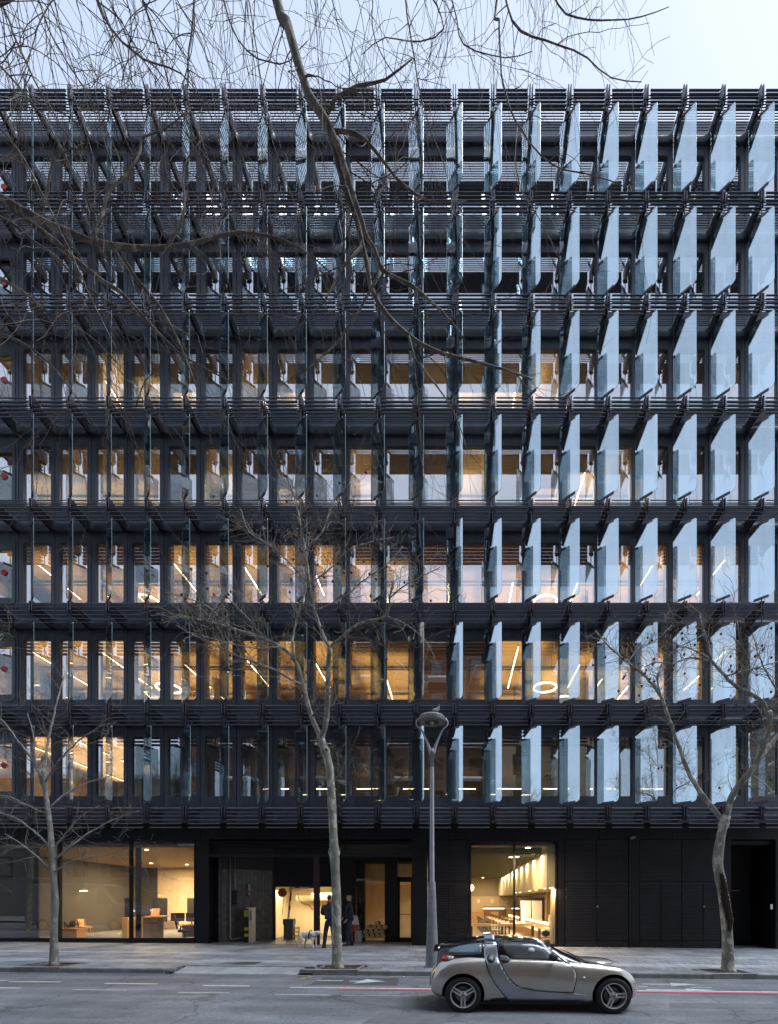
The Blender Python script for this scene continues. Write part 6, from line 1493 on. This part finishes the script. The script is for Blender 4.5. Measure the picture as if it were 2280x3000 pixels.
    for sx, (el, wr) in ((-1, rarm), (1, larm)):
        w2 = Vector(el).lerp(Vector(wr), .93); JV += [s(sx * .215, .0, 1.40, .085), s(el[0], el[1], el[2], .070), s(*w2, .050)]; n = len(JV); JE += [(3, n - 3), (n - 3, n - 2), (n - 2, n - 1)]
    skinned('jacket', JV, JE, jm, t)
    if collar: MB().tube([s(.078 * math.cos(a), .012 + .078 * math.sin(a), 1.535 + .012 * math.sin(a)) for a in [i * math.pi / 8 for i in range(17)]], .022 * k, 8).build('collar', collar, t, True)
    TV = [s(0, 0, .98, .150, .112), s(0, 0, .90, .155, .118)]; TE = [(0, 1)]
    for sx, ft in ((-1, fr), (1, fl)):
        TV += [s(sx * .095, 0, .80, .098), s(ft[0] * .55 + sx * .045, ft[1] * .5 - .012, .48, .072), s(ft[0], ft[1] + .005, .06, .062)]; n = len(TV); TE += [(1, n - 3), (n - 3, n - 2), (n - 2, n - 1)]
    skinned('trousers', TV, TE, tm, t)
    for sx, ft in ((-1, fr), (1, fl)):
        prof = [(.05, 0), (.05, .05), (.045, .10), (-.02, .10), (-.12, .065), (-.19, .05), (-.205, .02), (-.20, 0)]
        b = MB(); b.prism([(y, z) for y, z in prof], -.045, .045, 'x'); o = b.build('shoe', shoem, t, 50, loc=s(ft[0] + sx * .012, ft[1] + .01, 0.0), bevel=.015); o.scale = (k, k, k); o.rotation_euler = (0, 0, sx * .18)
    return t
leather = mat('navy leather', (.018, .022, .034), .32, 0, .3, 8, .5, 26, stretch=(5, 1, 1)); denim = mat('dark denim', (.022, .022, .028), .85, 0, .4, 6); wool = mat('black coat', (.012, .012, .016), .85, 0, .2, 10); navy = mat('navy trousers', (.016, .022, .040), .8, 0, .3, 8)
D1 = 17.1; p = W(966, 0, D1).x
person('man in a navy leather jacket with red collar seen from behind the pale trunk', (p, D1, gz(p) + .132), R(172), 1.86, leather, denim, mat('brown hair', (.045, .028, .018), .7), mat('dark shoes', (.02, .022, .025), .5), ((.29, -.05, 1.14), (.20, -.27, 1.10)), ((-.27, -.02, 1.14), (-.24, -.20, .98)), ((.16, .08), (-.13, -.02)), R(-20), M['red'], jacket_len=.93)
D2 = 18.0; p = W(1024, 0, D2).x
person('man in a black coat in profile beside the tree in the entrance', (p, D2, gz(p) + .135), R(-70), 1.88, wool, navy, mat('grey hair', (.10, .085, .075), .7), mat('black shoes', (.012, .012, .013), .5), ((.23, .03, 1.12), (.20, -.12, .90)), ((-.26, -.04, 1.14), (-.20, -.20, .94)), ((.11, -.10), (-.10, .10)), R(-14), wool, jacket_len=.80, bulk=1.12)
# dog
def dog():
    D = 16.9; x0 = W(905, 0, D).x; t = thing('dog', 'white dog with a dark harness standing by the men', 'dog', (x0, D, gz(x0) + .132), R(-8))
    V = [(-.22, 0, .47, .105, .12), (-.08, 0, .46, .105, .125), (.08, 0, .46, .115, .14), (.19, 0, .48, .105, .125), (.28, 0, .53, .078, .085), (.345, 0, .53, .078, .08), (.40, 0, .515, .06, .06), (.46, 0, .495, .040, .040), (.49, 0, .488, .030, .030)]
    E = [(i, i + 1) for i in range(8)]
    def ch(a, pts):
        for q in pts: V.append(q); E.append((a, len(V) - 1)); a = len(V) - 1
    for s, dx in ((-1, .0), (1, .05)):
        ch(3, [(.17 + dx, s * .075, .36, .055), (.17 + dx, s * .078, .24, .033), (.18 + dx, s * .078, .13, .026), (.185 + dx, s * .078, .035, .026), (.225 + dx, s * .078, .022, .026)])
    for s, dx in ((-1, -.02), (1, .09)):
        ch(0, [(-.24 + dx, s * .075, .38, .068), (-.20 + dx, s * .08, .275, .046), (-.275 + dx, s * .08, .165, .028), (-.265 + dx, s * .08, .035, .025), (-.225 + dx, s * .08, .022, .026)])
    ch(0, [(-.32, 0, .46, .03), (-.355, .02, .36, .022), (-.35, .03, .26, .014)])
    skinned('body', V, E, mat('cream fur', (.86, .82, .74), .9, 0, .12, 12, .3, 90, var2=(.74, .66, .55)), t, 2, 1)
    for s in (-1, 1): o = MB().ball((0, 0, 0), .05, 8, 6, (.75, .25, 1.15)).build('ear', mat('ear fur', (.55, .42, .28), .9), t, True, loc=(.325, s * .078, .525)); o.rotation_euler = (s * .25, .5, 0)
    MB().ball((.518, 0, .494), .017, 8, 6).build('nose', M['black'], t, True)
    for s in (-1, 1): MB().ball((.415, s * .046, .548), .010, 6, 5).build('eye', M['black'], t, True)
    hm = mat('harness webbing', (.03, .035, .06), .7)
    MB().tube([(.045 + .03 * math.cos(a), .118 * math.sin(a), .46 + .148 * math.cos(a)) for a in [i * math.pi / 10 for i in range(21)]], .017, 6).build('harness', hm, t, True)
    MB().tube([(.06, -.118, .53), (.14, -.128, .44), (.235, -.07, .385), (.25, 0, .38), (.235, .07, .385), (.14, .128, .44), (.06, .118, .53)], .016, 6).build('chest_strap', hm, t, True)
dog()
# ------------------------------------------------------------------ van passing left of the view, mirrored in the lobby window
def van():
    t = thing('van', 'blue grey panel van driving past on the left, mirrored in the shop window', 'van', (-20.3, 9.2, gz(-20.3))); wm = mat('van paint', (.16, .18, .22), .3, 0, coat=.5)
    prof = [(-2.9, .35), (-2.95, .6), (-2.9, 2.35), (-2.75, 2.55), (.9, 2.6), (1.25, 2.45), (2.0, 1.55), (2.75, 1.30), (2.95, 1.0), (2.98, .5), (2.9, .35)]
    MB().prism(prof, -.95, .95).build('body', wm, t, bevel=.06)
    for s in (-1, 1):
        MB().prism([(1.0, 1.5), (1.95, 1.48), (1.35, 2.2), (1.05, 2.25)], s * .955 - .005, s * .955 + .005).build('side_window', CGLASS, t)
        MB().box(2.55, 2.9, s * .80 - .12, s * .80 + .12, .95, 1.15).build('headlight', emit('van headlight', (1, .9, .7), 3), t, bevel=.03)
        for x in (-1.9, 1.95):
            w = MB().lathe([(.2, -.12), (.34, -.11), (.35, 0), (.34, .11), (.2, .12)], 24, axis='y').build('wheel', RUB, t, 40, loc=(x, s * .86, .35)); MB().lathe([(.2, -.125), (.2, .125)], 20, axis='y').build('rim', M['grey'], w)
    MB().box(2.9, 2.99, -.6, .6, .6, .9).build('grille', PLB, t)
    MB().add([(1.28, -.8, 2.42), (1.28, .8, 2.42), (2.02, .85, 1.58), (2.02, -.85, 1.58)], [(0, 1, 2, 3)]).build('windscreen', CGLASS, t, loc=(.03, 0, .03))
van()
